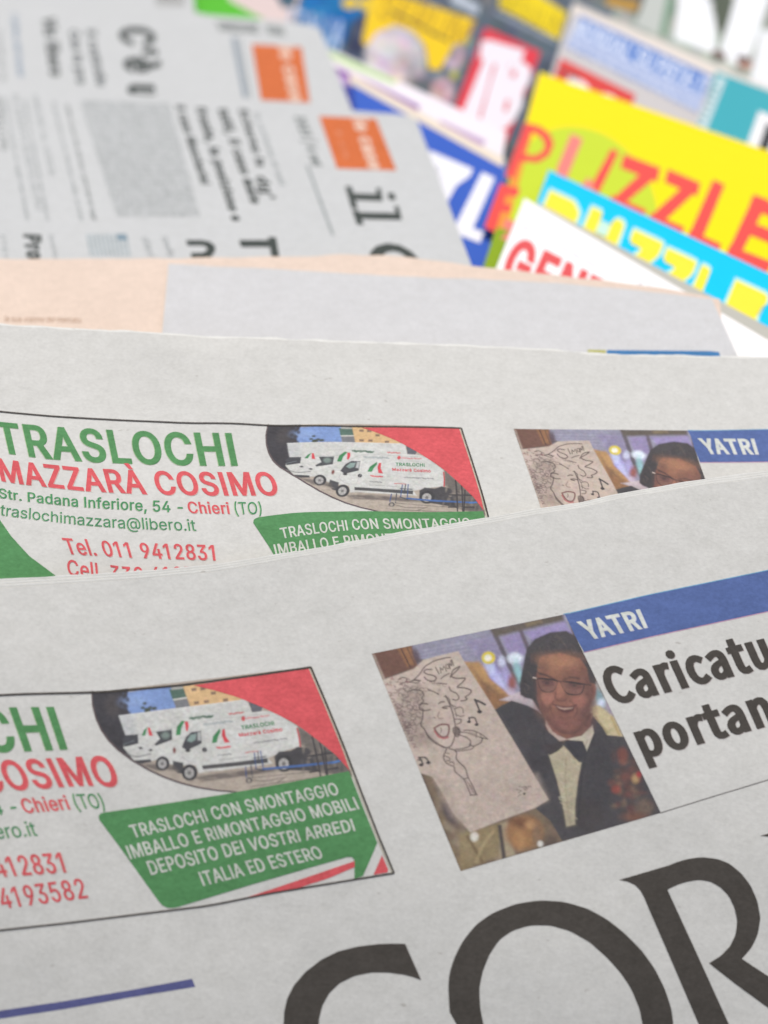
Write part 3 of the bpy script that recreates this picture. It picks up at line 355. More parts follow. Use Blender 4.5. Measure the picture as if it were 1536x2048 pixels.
TYPE_HUMANIST = json.loads(r'''{"A":[422,[[3,0,67,0,117,155,302,155,351,0,419,0,246,508,175,508],[132,206,157,284,175,341,192,398,208,456,211,456,227,398,244,341,262,284,286,206]]],"C":[442,[[261,-9,322,0,374,24,417,64,382,105,348,74,309,54,264,47,210,57,167,84,134,127,113,185,106,256,114,326,135,383,169,425,213,452,266,461,307,455,341,438,370,413,405,455,370,486,323,508,266,517,193,506,131,472,82,418,51,344,40,254,51,163,82,90,129,36,190,2]]],"I":[203,[[70,0,134,0,134,508,70,508]]],"R":[440,[[134,267,134,456,219,456,287,448,328,419,343,366,328,311,287,278,219,267],[349,0,421,0,292,223,352,249,392,297,406,366,398,421,374,462,336,489,287,504,229,508,70,508,70,0,134,0,134,216,225,216]]],"T":[415,[[175,0,240,0,240,454,394,454,394,508,21,508,21,454,175,454]]],"Y":[368,[[152,0,216,0,216,197,369,508,302,508,237,365,221,328,204,291,186,253,183,253,166,291,149,328,133,365,67,508,-1,508,152,197]]],"a":[390,[[150,-9,195,-2,237,18,275,45,277,45,283,0,335,0,335,232,330,284,316,326,290,359,254,379,205,386,147,378,97,360,57,337,81,293,114,313,152,328,194,334,242,320,265,285,272,239,186,225,121,205,76,177,50,142,41,98,55,40,94,4],[169,42,135,48,111,67,102,102,118,145,171,176,272,196,272,92,237,64,203,48]]],"c":[354,[[212,-9,256,-3,298,13,334,38,307,81,281,62,251,49,218,44,157,62,116,112,101,188,117,264,159,315,220,333,247,329,272,317,295,300,327,342,297,364,261,380,217,386,161,378,111,353,72,312,46,257,36,188,45,120,69,65,107,24,156,-1]]],"d":[430,[[192,-9,235,-2,274,18,307,44,309,44,314,0,366,0,366,552,302,552,302,407,306,343,273,366,240,381,200,386,150,377,105,352,69,310,45,255,37,188,44,119,64,64,97,24,140,-1],[206,44,150,62,114,111,102,189,117,264,156,315,211,333,241,329,272,316,302,293,302,96,271,67,239,50]]],"i":[191,[[64,0,128,0,128,377,64,377],[96,454,118,459,133,474,138,497,126,526,96,537,66,526,54,497,66,466]]],"n":[423,[[64,0,128,0,128,273,162,305,195,324,230,331,271,320,294,288,302,230,302,0,365,0,365,239,352,319,315,369,250,386,202,378,160,355,123,322,122,322,116,377,64,377]]],"o":[420,[[210,-9,264,-1,311,24,349,65,375,120,384,188,375,257,349,312,311,353,264,378,210,386,157,378,109,353,71,312,45,257,36,188,45,120,71,65,109,24,157,-1],[210,44,153,62,115,112,101,188,115,264,153,315,210,333,267,315,306,264,320,188,306,112,267,62]]],"p":[430,[[64,-159,128,-159,128,-31,126,35,160,11,195,-4,230,-9,280,0,324,25,360,67,384,124,393,194,387,259,368,312,338,352,296,377,243,386,200,379,160,359,123,333,122,333,116,377,64,377],[219,44,192,48,161,60,128,83,128,282,163,310,196,327,227,333,285,315,317,267,327,193,313,114,275,62]]],"r":[269,[[64,0,128,0,128,242,156,293,189,321,222,329,242,328,259,323,270,378,252,384,230,386,190,377,154,349,123,308,122,308,116,377,64,377]]],"t":[261,[[182,-9,206,-7,229,-2,252,5,239,53,218,45,196,42,162,51,143,75,138,114,138,325,241,325,241,377,138,377,138,483,85,483,78,377,19,373,19,325,75,325,75,117,85,50,119,7]]],"u":[421,[[174,-9,221,0,262,23,298,59,300,59,305,0,358,0,358,377,295,377,295,110,261,73,228,52,193,46,152,56,129,89,122,146,122,377,58,377,58,138,71,57,109,8]]]," ":[155,[]]}''')


def glyphs(txt, bx=0.0, by=0.0, space=1.0, face=None):
    """Flat outline type; bx and by thicken the strokes across and along."""
    key = (txt, bx, by, space, face is None)
    if key in _fcache:
        return _fcache[key]
    V2, E2, F2, x = [], [], [], 0.0
    for ch in txt:
        adv_, outl = (face or TYPE).get(ch, TYPE[' '])
        loops = [np.array(o_, float).reshape(-1, 2) / 1000.0 for o_ in outl]
        if loops:
            ar = [0.5 * np.sum(q[:, 0] * np.roll(q[:, 1], -1) - np.roll(q[:, 0], -1) * q[:, 1]) for q in loops]
            sg = 1.0 if ar[int(np.argmax(np.abs(ar)))] > 0 else -1.0
            for q in loops:
                keep = np.linalg.norm(q - np.roll(q, 1, 0), axis=1) > 1e-4
                q = q[keep]
                e = np.roll(q, -1, 0) - q
                e /= np.linalg.norm(e, axis=1)[:, None]
                nrm = np.stack([e[:, 1], -e[:, 0]], 1) * sg
                n0, n1 = np.roll(nrm, 1, 0), nrm
                m = n0 + n1
                den = np.maximum(1 + (n0 * n1).sum(1), .35)[:, None]
                q = q + m / den * np.array([bx, by])
                k = len(V2)
                V2 += [Vector((p[0] + x, p[1])) for p in q]
                F2.append(list(range(k, k + len(q))))
        x += (adv_ / 1000.0) * space + 2 * bx * .8
    vo, eo, fo, _a, _b, _c = delaunay_2d_cdt(V2, [], F2, 0, 1e-6)
    v = np.array([(p[0], p[1]) for p in vo])
    tri = np.array([tuple(q) for q in fo])
    ctr = v[tri].mean(1)
    wind = np.zeros(len(ctr), int)              # keep what the outlines wind around
    V2a = np.array([(p[0], p[1]) for p in V2])
    for lp in F2:
        q = V2a[lp]
        for a_, b_ in zip(q, np.roll(q, -1, 0)):
            if a_[1] == b_[1]: continue
            c_ = (a_[1] > ctr[:, 1]) != (b_[1] > ctr[:, 1])
            xi = (b_[0] - a_[0]) * (ctr[:, 1] - a_[1]) / (b_[1] - a_[1]) + a_[0]
            wind += np.where(c_ & (ctr[:, 0] < xi), 1 if b_[1] > a_[1] else -1, 0)
    f = [tuple(q) for q in tri[wind != 0]]
    x0, x1 = v[:, 0].min(), v[:, 0].max()
    V = np.stack([(v[:, 0] - x0) / (x1 - x0), (v[:, 1] + by) / (.509 + 2 * by)], 1)
    _fcache[key] = (V, f)
    return _fcache[key]


def along(poly, t):
    poly = np.asarray(poly, float)
    d = np.r_[0, np.cumsum(np.linalg.norm(np.diff(poly, axis=0), axis=1))]
    d /= d[-1]
    # smooth interpolation, straight continuation outside 0..1
    x = np.interp(t, d, poly[:, 0])
    y = np.interp(t, d, poly[:, 1])
    return np.stack([x, y], -1)


class Print:
    """Collects printed shapes (flat polygons in the plane of the sheet) for ONE mesh."""

    def __init__(self):
        self.P, self.F, self.C, self.L, self.n = [], [], [], [], 0

    def add(self, pts, faces, col, layer):
        pts = np.asarray(pts, float)
        k = len(pts)
        self.P.append(pts)
        self.F += [tuple(i + self.n for i in f) for f in faces]
        col = np.asarray(col, float)
        self.C.append(np.broadcast_to(col, (k, 3)).copy())
        self.L.append(np.broadcast_to(np.asarray(layer, float), (k,)).copy())
        self.n += k

    def poly(self, pts, col, layer=1.0, edge=30.0):
        bm = bmesh.new()
        vs = [bm.verts.new((x, y, 0)) for x, y in pts]
        bm.faces.new(vs)
        bmesh.ops.triangulate(bm, faces=bm.faces[:])
        self._bm(bm, col, layer, edge)

    def _bm(self, bm, col, layer, edge):
        for _ in range(7):
            es = [e for e in bm.edges if (e.verts[0].co - e.verts[1].co).length > edge]
            if not es:
                break
            bmesh.ops.subdivide_edges(bm, edges=es, cuts=1)
            bmesh.ops.triangulate(bm, faces=[f for f in bm.faces if len(f.verts) > 3])
        bm.verts.index_update()
        self.add([v.co[:2] for v in bm.verts], [[v.index for v in f.verts] for f in bm.faces], col, layer)
        bm.free()

    def strip(self, a, b, col, layer=1.0, n=60):
        A, B = resample(a, n), resample(b, n)
        mid = 1 if True else 0
        pts = np.concatenate([A, .5 * (A + B), B])
        fs = []
        for r in range(2):
            for i in range(n - 1):
                fs.append((r * n + i, r * n + i + 1, (r + 1) * n + i + 1, (r + 1) * n + i))
        self.add(pts, fs, col, layer)

    def line(self, pts, w, col, layer=1.0, n=80, k=2):
        q = smooth_poly(pts, n, k)
        t = np.gradient(q, axis=0)
        t /= np.linalg.norm(t, axis=1)[:, None]
        nn = np.stack([-t[:, 1], t[:, 0]], 1) * w / 2
        self.strip(q - nn, q + nn, col, layer, n)

    def text(self, txt, top, base, col, layer=2.0, bx=0.0, by=0.0, space=1.0, edge=22.0, mp=None, face=None, fringe=None):
        if fringe is not None:
            off, fc = fringe
            o_ = np.array(off, float)
            base_mp = mp
            self.text(txt, top, base, fc, layer - .3, bx, by, space, edge, (lambda q: (base_mp(q) if base_mp else q) + o_), face)
        V, Fs = glyphs(txt, bx, by, space, face)
        a, b = along(base, V[:, 0]), along(top, V[:, 0])
        pts = a + (b - a) * V[:, 1:2]
        if mp is not None:
            pts = mp(pts)
        # refine long triangles so the type follows the sheet
        bm = bmesh.new()
        vs = [bm.verts.new((p[0], p[1], 0)) for p in pts]
        for f in Fs:
            try:
                bm.faces.new([vs[i] for i in f])
            except ValueError:
                pass
        for _ in range(5):
            es = [e for e in bm.edges if (e.verts[0].co - e.verts[1].co).length > edge]
            if not es:
                break
            bmesh.ops.subdivide_edges(bm, edges=es, cuts=1)
            bmesh.ops.triangulate(bm, faces=[f for f in bm.faces if len(f.verts) > 3])
        bm.verts.index_update()
        self.add([v.co[:2] for v in bm.verts], [[v.index for v in f.verts] for f in bm.faces], col, layer)
        bm.free()

    def build(self, name, D, mat, parent, origin, mp=None, step=0.045, label=None):
        P = np.concatenate(self.P)
        C = np.concatenate(self.C)
        L = np.concatenate(self.L)
        if mp is not None:
            P = mp(P)
        W = world_pt(P, D(P) - L * step) - np.asarray(origin)
        me = bpy.data.meshes.new(name)
        me.from_pydata(W.tolist(), [], self.F)
        at = me.attributes.new('Col', 'FLOAT_COLOR', 'POINT')
        at.data.foreach_set('color', np.c_[C, np.ones(len(C))].astype(np.float32).ravel())
        me.polygons.foreach_set('use_smooth', np.ones(len(me.polygons), bool))
        me.materials.append(mat)
        me.update()
        o = bpy.data.objects.new(name, me)
        return link(o, parent, label)


class Painter:
    """A soft brush working on a fine lattice of points (the halftone of a printed photograph)."""

    def __init__(self, pts, base):
        self.p = np.asarray(pts, float)
        self.c = np.broadcast_to(lin(base), self.p.shape[:-1] + (3,)).copy()

    def _mix(self, idx, a, col):
        a = a[:, None]
        self.c[idx] = self.c[idx] * (1 - a) + lin(col) * a

    def _near(self, pts, pad):
        lo, hi = pts.min(0) - pad, pts.max(0) + pad
        return np.nonzero((self.p[:, 0] > lo[0]) & (self.p[:, 0] < hi[0]) & (self.p[:, 1] > lo[1]) & (self.p[:, 1] < hi[1]))[0]

    @staticmethod
    def _segd(q, a, b):
        ab = b - a
        t = np.clip(((q - a) @ ab) / max(ab @ ab, 1e-9), 0, 1)
        return np.linalg.norm(q - a - t[:, None] * ab, axis=1)

    def poly(self, pts, col, soft=1.5, op=1.0):
        pts = np.asarray(pts, float)
        idx = self._near(pts, soft * 2)
        if not len(idx): return
        q = self.p[idx]
        d = np.full(len(q), 1e9)
        ins = np.zeros(len(q), bool)
        for a, b in zip(pts, np.roll(pts, -1, 0)):
            d = np.minimum(d, self._segd(q, a, b))
            c = ((a[1] > q[:, 1]) != (b[1] > q[:, 1]))
            with np.errstate(divide='ignore', invalid='ignore'):
                xi = (b[0] - a[0]) * (q[:, 1] - a[1]) / (b[1] - a[1]) + a[0]
            ins ^= c & (q[:, 0] < xi)
        sd = np.where(ins, d, -d)
        x = np.clip((sd + soft) / (2 * soft), 0, 1)
        self._mix(idx, x * x * (3 - 2 * x) * op, col)

    def stroke(self, pts, w, col, soft=1.0, op=1.0, smooth=True):
        pts = np.asarray(pts, float)
        if smooth and len(pts) > 2:
            pts = smooth_poly(pts, len(pts) * 4, 2)
        idx = self._near(pts, w + soft * 2)
        if not len(idx): return
        q = self.p[idx]
        d = np.full(len(q), 1e9)
        for a, b in zip(pts[:-1], pts[1:]):
            d = np.minimum(d, self._segd(q, a, b))
        x = np.clip((w / 2 + soft / 2 - d) / soft, 0, 1)
        self._mix(idx, x * op, col)

    def ell(self, c, rx, ry, col, soft=2.0, op=1.0, rot=0.0):
        c = np.asarray(c, float)
        idx = self._near(np.array([c - max(rx, ry), c + max(rx, ry)]), soft * 2)
        if not len(idx): return
        q = self.p[idx] - c
        cs, sn = math.cos(rot), math.sin(rot)
        u, v = q[:, 0] * cs + q[:, 1] * sn, -q[:, 0] * sn + q[:, 1] * cs
        r = np.sqrt((u / rx) ** 2 + (v / ry) ** 2)
        sd = (1 - r) * min(rx, ry)
        x = np.clip((sd + soft) / (2 * soft), 0, 1)
        self._mix(idx, x * x * (3 - 2 * x) * op, col)

    def mottle(self, amp, size, seed=1, chroma=.4):
        """Blotches of ink density, size in pixels."""
        r = np.random.default_rng(seed)
        g = (self.p - self.p.min(0)) / size
        n = (g.max(0).astype(int) + 3)
        t = r.normal(0, 1, (n[0], n[1], 3))
        t = t.mean(2, keepdims=True) * (1 - chroma) * 1.7 + t * chroma
        i = g.astype(int); f = g - i
        f = f * f * (3 - 2 * f)
        v = (t[i[:, 0], i[:, 1]] * ((1 - f[:, :1]) * (1 - f[:, 1:])) + t[i[:, 0] + 1, i[:, 1]] * (f[:, :1] * (1 - f[:, 1:]))
             + t[i[:, 0], i[:, 1] + 1] * ((1 - f[:, :1]) * f[:, 1:]) + t[i[:, 0] + 1, i[:, 1] + 1] * (f[:, :1] * f[:, 1:]))
        self.c *= np.exp(v * amp)

    def speckle(self, amp, seed=1):
        r = np.random.default_rng(seed)
        self.c *= np.exp(r.normal(0, amp, (len(self.c), 1)))


def crop(x0, y0, s):
    def f(pts):
        p = np.asarray(pts, float)
        return np.stack([x0 + p[..., 0] / s, y0 + p[..., 1] / s], -1)
    return f


c6 = crop(730, 1200, 2.56)
c4 = crop(740, 1280, 4.042)
c5 = crop(1000, 1230, 4.6545)
cb = crop(180, 1320, 2.4774)
cv = crop(180, 1330, 2.8444)
c8 = crop(500, 1640, 1.4826)
cK = crop(0, 1300, 3.414)
cT = crop(1100, 1130, 3.523)
cL = crop(0, 780, 2.56)


def inside(poly, q):
    poly = np.asarray(poly, float)
    ins = np.zeros(len(q), bool)
    for a, b in zip(poly, np.roll(poly, -1, 0)):
        c = ((a[1] > q[:, 1]) != (b[1] > q[:, 1]))
        with np.errstate(divide='ignore', invalid='ignore'):
            xi = (b[0] - a[0]) * (q[:, 1] - a[1]) / (b[1] - a[1]) + a[0]
        ins ^= c & (q[:, 0] < xi)
    return ins


# ------------------------------------------------------------------ the same printed page lies on two copies: page of the first copy -> page of the second
CORR = np.array([[621, 1334, 922, 855.6], [182, 1386.6, 534, 852], [386, 1370.5, 723, 855], [696.7, 1538, 966, 1019], [377.8, 1548, 684.6, 984],
                 [567.5, 1521.8, 855, 991], [108, 1414, 463, 866], [133.3, 1497.7, 474.6, 930.4], [22, 1415.7, 390.6, 866], [239.6, 1552, 556.6, 967.5],
                 [212.4, 1506.5, 537, 941], [218, 1572, 545, 991.7], [209, 1622, 521.5, 1030], [44, 1598.8, 379, 1004.6], [76, 1670.5, 392.6, 1061],
                 [120, 1702.8, 427.7, 1088.6], [131.8, 1743.8, 430.5, 1120], [195, 1623.7, 504, 1036], [442, 1590.4, 725, 1022.6], [256.7, 1650, 558, 1056],
                 [266.8, 1676, 565, 1077], [743.7, 1307.4, 1027.2, 857.7], [1126.5, 1229.3, 1376, 861], [976, 1315, 1229.2, 900], [1169.5, 1303.5, 1401, 924],
                 [1153, 1245, 1395, 877.6], [1284.7, 1219.5, 1513, 879], [1295, 1254.7, 1517, 909], [882.3, 1459.8, 1136, 991]])


def fit_h(s, d):
    def nrm(p):
        m = p.mean(0); k = 1 / p.std()
        return np.array([[k, 0, -k * m[0]], [0, k, -k * m[1]], [0, 0, 1]])
    Ts, Td = nrm(s), nrm(d)
    A = np.c_[s, np.ones(len(s))] @ Ts.T
    B = np.c_[d, np.ones(len(d))] @ Td.T
    R = []
    for p, q in zip(A, B):
        R.append(np.r_[p, 0, 0, 0, -q[0] * p])
        R.append(np.r_[0, 0, 0, p, -q[1] * p])
    H = np.linalg.svd(np.array(R))[2][-1].reshape(3, 3)
    H = np.linalg.inv(Td) @ H @ Ts
    return H / H[2, 2]


def app_h(H, p):
    p = np.asarray(p, float)
    q = np.concatenate([p, np.ones(p.shape[:-1] + (1,))], -1) @ H.T
    return q[..., :2] / q[..., 2:]


def make_warp(src, dst, lam=2.0, far=1500.0):
    H = fit_h(src, dst)
    res = dst - app_h(H, src)
    anchors = np.array([[x, y] for x in (-far, 700, 700 + far * 1.5) for y in (200 - far * .2, 1500, 1500 + far)
                        if not (x == 700 and y == 1500)], float)
    X = np.concatenate([src, src.mean(0) + (anchors - [700, 1500]) * 1.0])
    Y = np.concatenate([res, np.zeros((len(anchors), 2))])
    sc = 300.0

    def U(r):
        r = r / sc
        return np.where(r > 1e-9, r * r * np.log(np.maximum(r, 1e-9)), 0)
    K = U(np.linalg.norm(X[:, None] - X[None], axis=-1)) + np.eye(len(X)) * lam * 0.01
    Pm = np.c_[np.ones(len(X)), X / sc]
    L = np.block([[K, Pm], [Pm.T, np.zeros((3, 3))]])
    W = np.linalg.solve(L, np.concatenate([Y, np.zeros((3, 2))]))

    def f(p):
        p = np.asarray(p, float)
        sh = p.shape
        q = p.reshape(-1, 2)
        out = app_h(H, q)
        for i in range(0, len(q), 20000):
            b = q[i:i + 20000]
            u = U(np.linalg.norm(b[:, None] - X[None], axis=-1))
            out[i:i + 20000] += u @ W[:-3] + np.c_[np.ones(len(b)), b / sc] @ W[-3:]
        return out.reshape(sh)
    return f


A2B = make_warp(CORR[:, :2], CORR[:, 2:])


def B2A(p):                                    # inverse by fixed point iteration
    p = np.asarray(p, float)
    Hi = np.linalg.inv(fit_h(CORR[:, :2], CORR[:, 2:]))
    q = app_h(Hi, p)
    for _ in range(25):
        e = p - A2B(q)
        J = app_h(Hi, p + e) - app_h(Hi, p)
        q = q + J * .8
    return q


# ------------------------------------------------------------------ the photograph printed on the page
def photo_print():
    TL, TR, BL, BR = [np.array(v) for v in ((743.7, 1307.4), (1129.5, 1228.6), (921.4, 1742.2), (1321.8, 1625.8))]
    H = fit_h(np.array([[0, 0], [1, 0], [0, 1], [1, 1]], float), np.array([TL, TR, BL, BR]))
    nx, ny = 330, 380
    u, v = np.meshgrid(np.linspace(0, 1, nx), np.linspace(0, 1, ny))
    px = app_h(H, np.stack([u, v], -1)).reshape(-1, 2)
    P = Painter(px, (98, 84, 74))
    r = random.Random(3)
    # lilac hall behind
    P.poly(c6([(230, 230), (1030, 70), (1070, 200), (900, 330), (880, 500), (720, 520), (500, 340), (230, 290)]), (147, 143, 160), 3)
    for k in range(9):
        y = 240 - k * 3
        P.stroke(c6([(250, 258 + k * 10), (470, 215 + k * 10), (640, 180 + k * 12)]), 3.2, ((166, 161, 178) if k % 2 else (136, 130, 148)), 4, .4)
    P.poly(c6([(520, 215), (660, 180), (720, 330), (690, 400), (600, 330)]), (138, 128, 158), 7, .7)
    P.poly(c6([(700, 190), (790, 165), (830, 250), (800, 330), (740, 280)]), (150, 136, 174), 5, .9)
    P.poly(c6([(815, 165), (1020, 110), (1060, 170), (860, 210)]), (152, 138, 180), 5, .9)
    P.ell(c6((655, 400)), 14, 28, (150, 140, 215), 10, .95, -.35)
    P.ell(c6((690, 430)), 10, 26, (196, 196, 232), 7, .9, -.4)
    P.ell(c6((640, 350)), 9, 16, (205, 212, 240), 6, .8, -.3)
    P.ell(c6((700, 475)), 9, 7, (105, 85, 165), 6, .8)
    P.ell(c6((730, 400)), 8, 26, (178, 165, 215), 6, .8, -.3)
    P.stroke(c6([(655, 150), (700, 250), (745, 350), (800, 440)]), 9, (98, 90, 98), 5)
    P.stroke(c6([(790, 140), (835, 250)]), 8, (104, 92, 104), 5)
    P.ell(c6((768, 298)), 15, 11, (220, 226, 236), 5)
    P.ell(c6((700, 315)), 7, 10, (205, 205, 225), 5, .9)
    P.ell(c6((785, 370)), 7, 22, (150, 192, 196), 6, .95, -.25)
    P.ell(c6((752, 425)), 8, 15, (150, 88, 74), 6, .95)
    P.ell(c6((735, 480)), 14, 10, (205, 190, 205), 7, .8)
    P.poly(c6([(640, 150), (1010, 70), (1020, 105), (830, 150), (665, 190)]), (98, 88, 80), 5)
    P.poly(c6([(820, 118), (900, 100), (905, 115), (830, 135)]), (140, 122, 92), 5, .7)
    P.ell(c6((632, 296)), 13.5, 12.5, (214, 192, 62), 3)
    P.ell(c6((630, 297)), 7, 6.5, (240, 238, 220), 3.5)
    # wooden shelf, finger
    P.poly(c6([(30, 270), (240, 232), (270, 340), (100, 400)]), (112, 79, 67), 3)
    P.poly(c6([(165, 248), (235, 238), (262, 330), (215, 340)]), (148, 104, 72), 4, .9)
    P.stroke(c6([(185, 250), (235, 350)]), 3, (88, 62, 54), 2)
    P.stroke(c6([(215, 244), (262, 345)]), 2, (98, 70, 58), 2)
    P.ell(c6((262, 285)), 7, 16, (88, 72, 78), 5, .9, -.3)
    P.ell(c6((255, 365)), 12, 8, (128, 92, 84), 5, .9)
    P.poly(c6([(35, 275), (50, 280), (110, 420), (95, 420)]), (185, 165, 150), 3, .7)
    # tan sleeve right of the sheet
    P.poly(c6([(500, 315), (585, 318), (640, 400), (700, 450), (770, 520), (680, 570), (640, 540)]), (172, 132, 90), 4)
    P.poly(c6([(560, 360), (620, 420), (680, 470), (750, 520), (670, 560), (630, 520)]), (128, 94, 70), 6, .85)
    P.ell(c6((600, 370)), 9, 18, (190, 148, 98), 7, .8, -.5)
    P.poly(c6([(640, 470), (720, 490), (760, 515), (690, 548), (650, 540)]), (152, 110, 76), 5, .8)
    # lower left clutter
    P.poly(c6([(330, 880), (420, 1000), (540, 1190), (700, 1130), (880, 1060), (940, 1130), (1000, 1230), (490, 1395), (300, 900)]), (122, 103, 84), 6)
    for _ in range(60):
        x, y = r.uniform(340, 700), r.uniform(900, 1380)
        P.ell(c6((x, y)), r.uniform(4, 11), r.uniform(6, 22), r.choice([(150, 135, 112), (100, 82, 70), (140, 118, 88), (92, 78, 82), (165, 150, 130)]), 6, .55, r.uniform(-1, 0))
    P.poly(c6([(480, 1200), (700, 1140), (690, 1310), (490, 1390)]), (146, 128, 92), 6, .8)
    P.stroke(c6([(525, 1210), (600, 1340)]), 5, (112, 92, 66), 5)
    P.stroke(c6([(660, 1180), (600, 1260), (570, 1340)]), 6, (168, 150, 112), 5, .7)
    P.poly(c6([(690, 1150), (730, 1130), (770, 1310), (690, 1320)]), (170, 155, 128), 5, .85)
    P.stroke(c6([(690, 1160), (712, 1320)]), 8, (78, 68, 66), 5)
    P.ell(c6((815, 1190)), 38, 34, (150, 108, 72), 9, .95)
    P.ell(c6((800, 1140)), 22, 9, (110, 72, 52), 6, .8, .2)
    P.ell(c6((850, 1150)), 12, 9, (182, 140, 98), 6, .9)
    P.ell(c6((790, 1230)), 14, 18, (178, 132, 88), 8, .8)
    P.ell(c6((880, 1200)), 9, 22, (130, 105, 84), 6, .8)
    P.ell(c6((430, 1090)), 10, 24, (82, 70, 78), 7, .9, -.5)
    P.ell(c6((560, 1212)), 8, 9, (215, 208, 196), 4)
    P.ell(c6((898, 1248)), 6, 6, (220, 214, 204), 3)
    P.ell(c6((1010, 1200)), 26, 18, (120, 100, 84), 9, .8)
    P.ell(c6((950, 1240)), 14, 14, (88, 74, 66), 8, .8)
    # background right of the man
    P.poly(c6([(1150, 430), (1190, 420), (1330, 720), (1240, 700), (1150, 600)]), (160, 152, 146), 5)
    P.ell(c6((1200, 500)), 8, 18, (120, 150, 158), 5, .9, -.4)
    P.ell(c6((1212, 528)), 8, 9, (206, 216, 232), 5)
    P.ell(c6((1255, 560)), 7, 15, (165, 150, 165), 5, .9, -.5)
    P.poly(c6([(1155, 545), (1200, 540), (1275, 600), (1320, 700), (1240, 698), (1160, 600)]), (196, 180, 142), 4)
    P.stroke(c6([(1180, 600), (1240, 680)]), 5, (150, 132, 100), 4, .7)
    P.stroke(c6([(1262, 600), (1302, 690)]), 4, (172, 146, 96), 4, .8)
    # scarf
    P.poly(c6([(690, 512), (790, 470), (850, 500), (900, 580), (830, 545), (750, 520)]), (196, 180, 184), 3)
    # jacket
    P.poly(c6([(660, 565), (700, 540), (750, 515), (830, 540), (890, 570), (930, 640), (1000, 735), (1120, 720), (1165, 590), (1215, 650), (1240, 692), (1325, 700), (1530, 1090), (1010, 1235), (950, 1130), (870, 1065), (945, 1025)]), (73, 69, 71), 2)
    for (x, y, rx, ry, c) in [(780, 600, 40, 26, (66, 63, 66)), (1200, 900, 30, 70, (64, 61, 64)), (880, 820, 20, 60, (66, 62, 65)), (1130, 1100, 40, 30, (68, 62, 62))]:
        P.ell(c6((x, y)), rx, ry, c, 14, .8)
    P.stroke(c6([(930, 640), (905, 700), (960, 800), (1000, 960), (1020, 1150)]), 4, (60, 57, 60), 4, .8)
    P.stroke(c6([(1175, 690), (1130, 780), (1110, 900), (1090, 1120)]), 4, (58, 55, 58), 4, .8)
    P.stroke(c6([(690, 575), (760, 700), (850, 850), (930, 1000)]), 3, (88, 82, 84), 3, .5)
    # floral right side
    for _ in range(60):
        x, y = r.gauss(1345, 42), r.gauss(900, 95)
        if x > 1250:
            P.ell(c6((x, y)), r.uniform(3, 9), r.uniform(3, 9), r.choice([(112, 68, 62), (98, 70, 64), (80, 66, 62), (128, 78, 68), (132, 104, 84), (86, 62, 60), (76, 68, 66)]), 6, .6)
    P.ell(c6((1385, 915)), 7, 9, (185, 150, 108), 5, .9)
    P.ell(c6((1402, 893)), 5, 6, (168, 60, 62), 4, .9)
    P.ell(c6((1285, 970)), 9, 8, (142, 72, 62), 5, .9)
    P.ell(c6((1320, 800)), 10, 16, (128, 76, 66), 6, .8)
    P.ell(c6((1430, 1060)), 18, 16, (120, 100, 86), 9, .8)
    P.ell(c6((1380, 1110)), 22, 9, (128, 86, 68), 8, .8)
    # shirt
    P.poly(c6([(940, 790), (985, 770), (1015, 745), (1060, 790), (1108, 835), (1090, 930), (1075, 1060), (1075, 1150), (1032, 1160), (1015, 1060), (985, 930)]), (182, 170, 144), 2.5)
    for k in range(16):
        x0, y0 = r.uniform(990, 1060), r.uniform(800, 1120)
        P.stroke(c6([(x0, y0), (x0 + r.uniform(10, 30), y0 + r.uniform(-5, 20))]), 2, r.choice([(170, 156, 128), (206, 196, 170)]), 3, .6)
    P.stroke(c6([(1030, 800), (1025, 960), (1050, 1140)]), 2.5, (160, 146, 120), 3, .7)
    P.poly(c6([(1010, 1030), (1070, 1020), (1075, 1150), (1032, 1160)]), (150, 138, 116), 8, .5)
    # neck + collar
    P.poly(c6([(920, 590), (930, 660), (1000, 715), (1080, 715), (1150, 670), (1165, 580)]), (122, 84, 76), 3)
    P.poly(c6([(928, 610), (940, 630), (960, 672), (1035, 714), (1000, 724), (942, 676), (925, 640)]), (188, 168, 155), 2)
    P.poly(c6([(1035, 712), (1110, 695), (1165, 640), (1172, 680), (1135, 775), (1112, 735), (1060, 722)]), (198, 187, 168), 2)
    P.stroke(c6([(1122, 760), (1138, 720)]), 3, (160, 146, 130), 3, .7)
    # bow tie
    P.poly(c6([(905, 745), (960, 735), (1010, 722), (1012, 752), (985, 775), (945, 795), (930, 770)]), (70, 63, 64), 2)
    P.poly(c6([(1020, 722), (1060, 718), (1115, 722), (1135, 770), (1125, 800), (1098, 832), (1065, 800), (1040, 760)]), (62, 60, 64), 2)
    P.stroke(c6([(1045, 740), (1090, 800)]), 2.5, (50, 48, 52), 3, .8)
    # head
    P.poly(c6([(880, 290), (960, 262), (1060, 268), (1125, 305), (1145, 410), (1176, 425), (1182, 455), (1172, 500), (1150, 530), (1150, 600), (1115, 655), (1035, 708), (985, 692), (940, 640), (905, 560), (880, 480), (872, 400)]), (134, 92, 78), 3)
    P.ell(c6((1000, 335)), 38, 22, (156, 110, 86), 16, .9)
    P.ell(c6((960, 310)), 24, 14, (150, 105, 84), 12, .8)
    P.ell(c6((1095, 370)), 18, 26, (128, 88, 76), 12, .8)
    P.ell(c6((905, 520)), 14, 26, (128, 86, 76), 12, .7)
    P.ell(c6((1135, 560)), 16, 40, (112, 78, 72), 12, .85)
    P.ell(c6((940, 505)), 14, 11, (160, 110, 94), 10, .8)
    P.ell(c6((1085, 530)), 16, 12, (156, 106, 92), 10, .8)
    P.ell(c6((1010, 640)), 26, 15, (142, 94, 84), 10, .8)
    P.ell(c6((1165, 465)), 7, 15, (138, 92, 82), 4, .9)
    P.ell(c6((1162, 470)), 3, 8, (104, 70, 66), 3, .8)
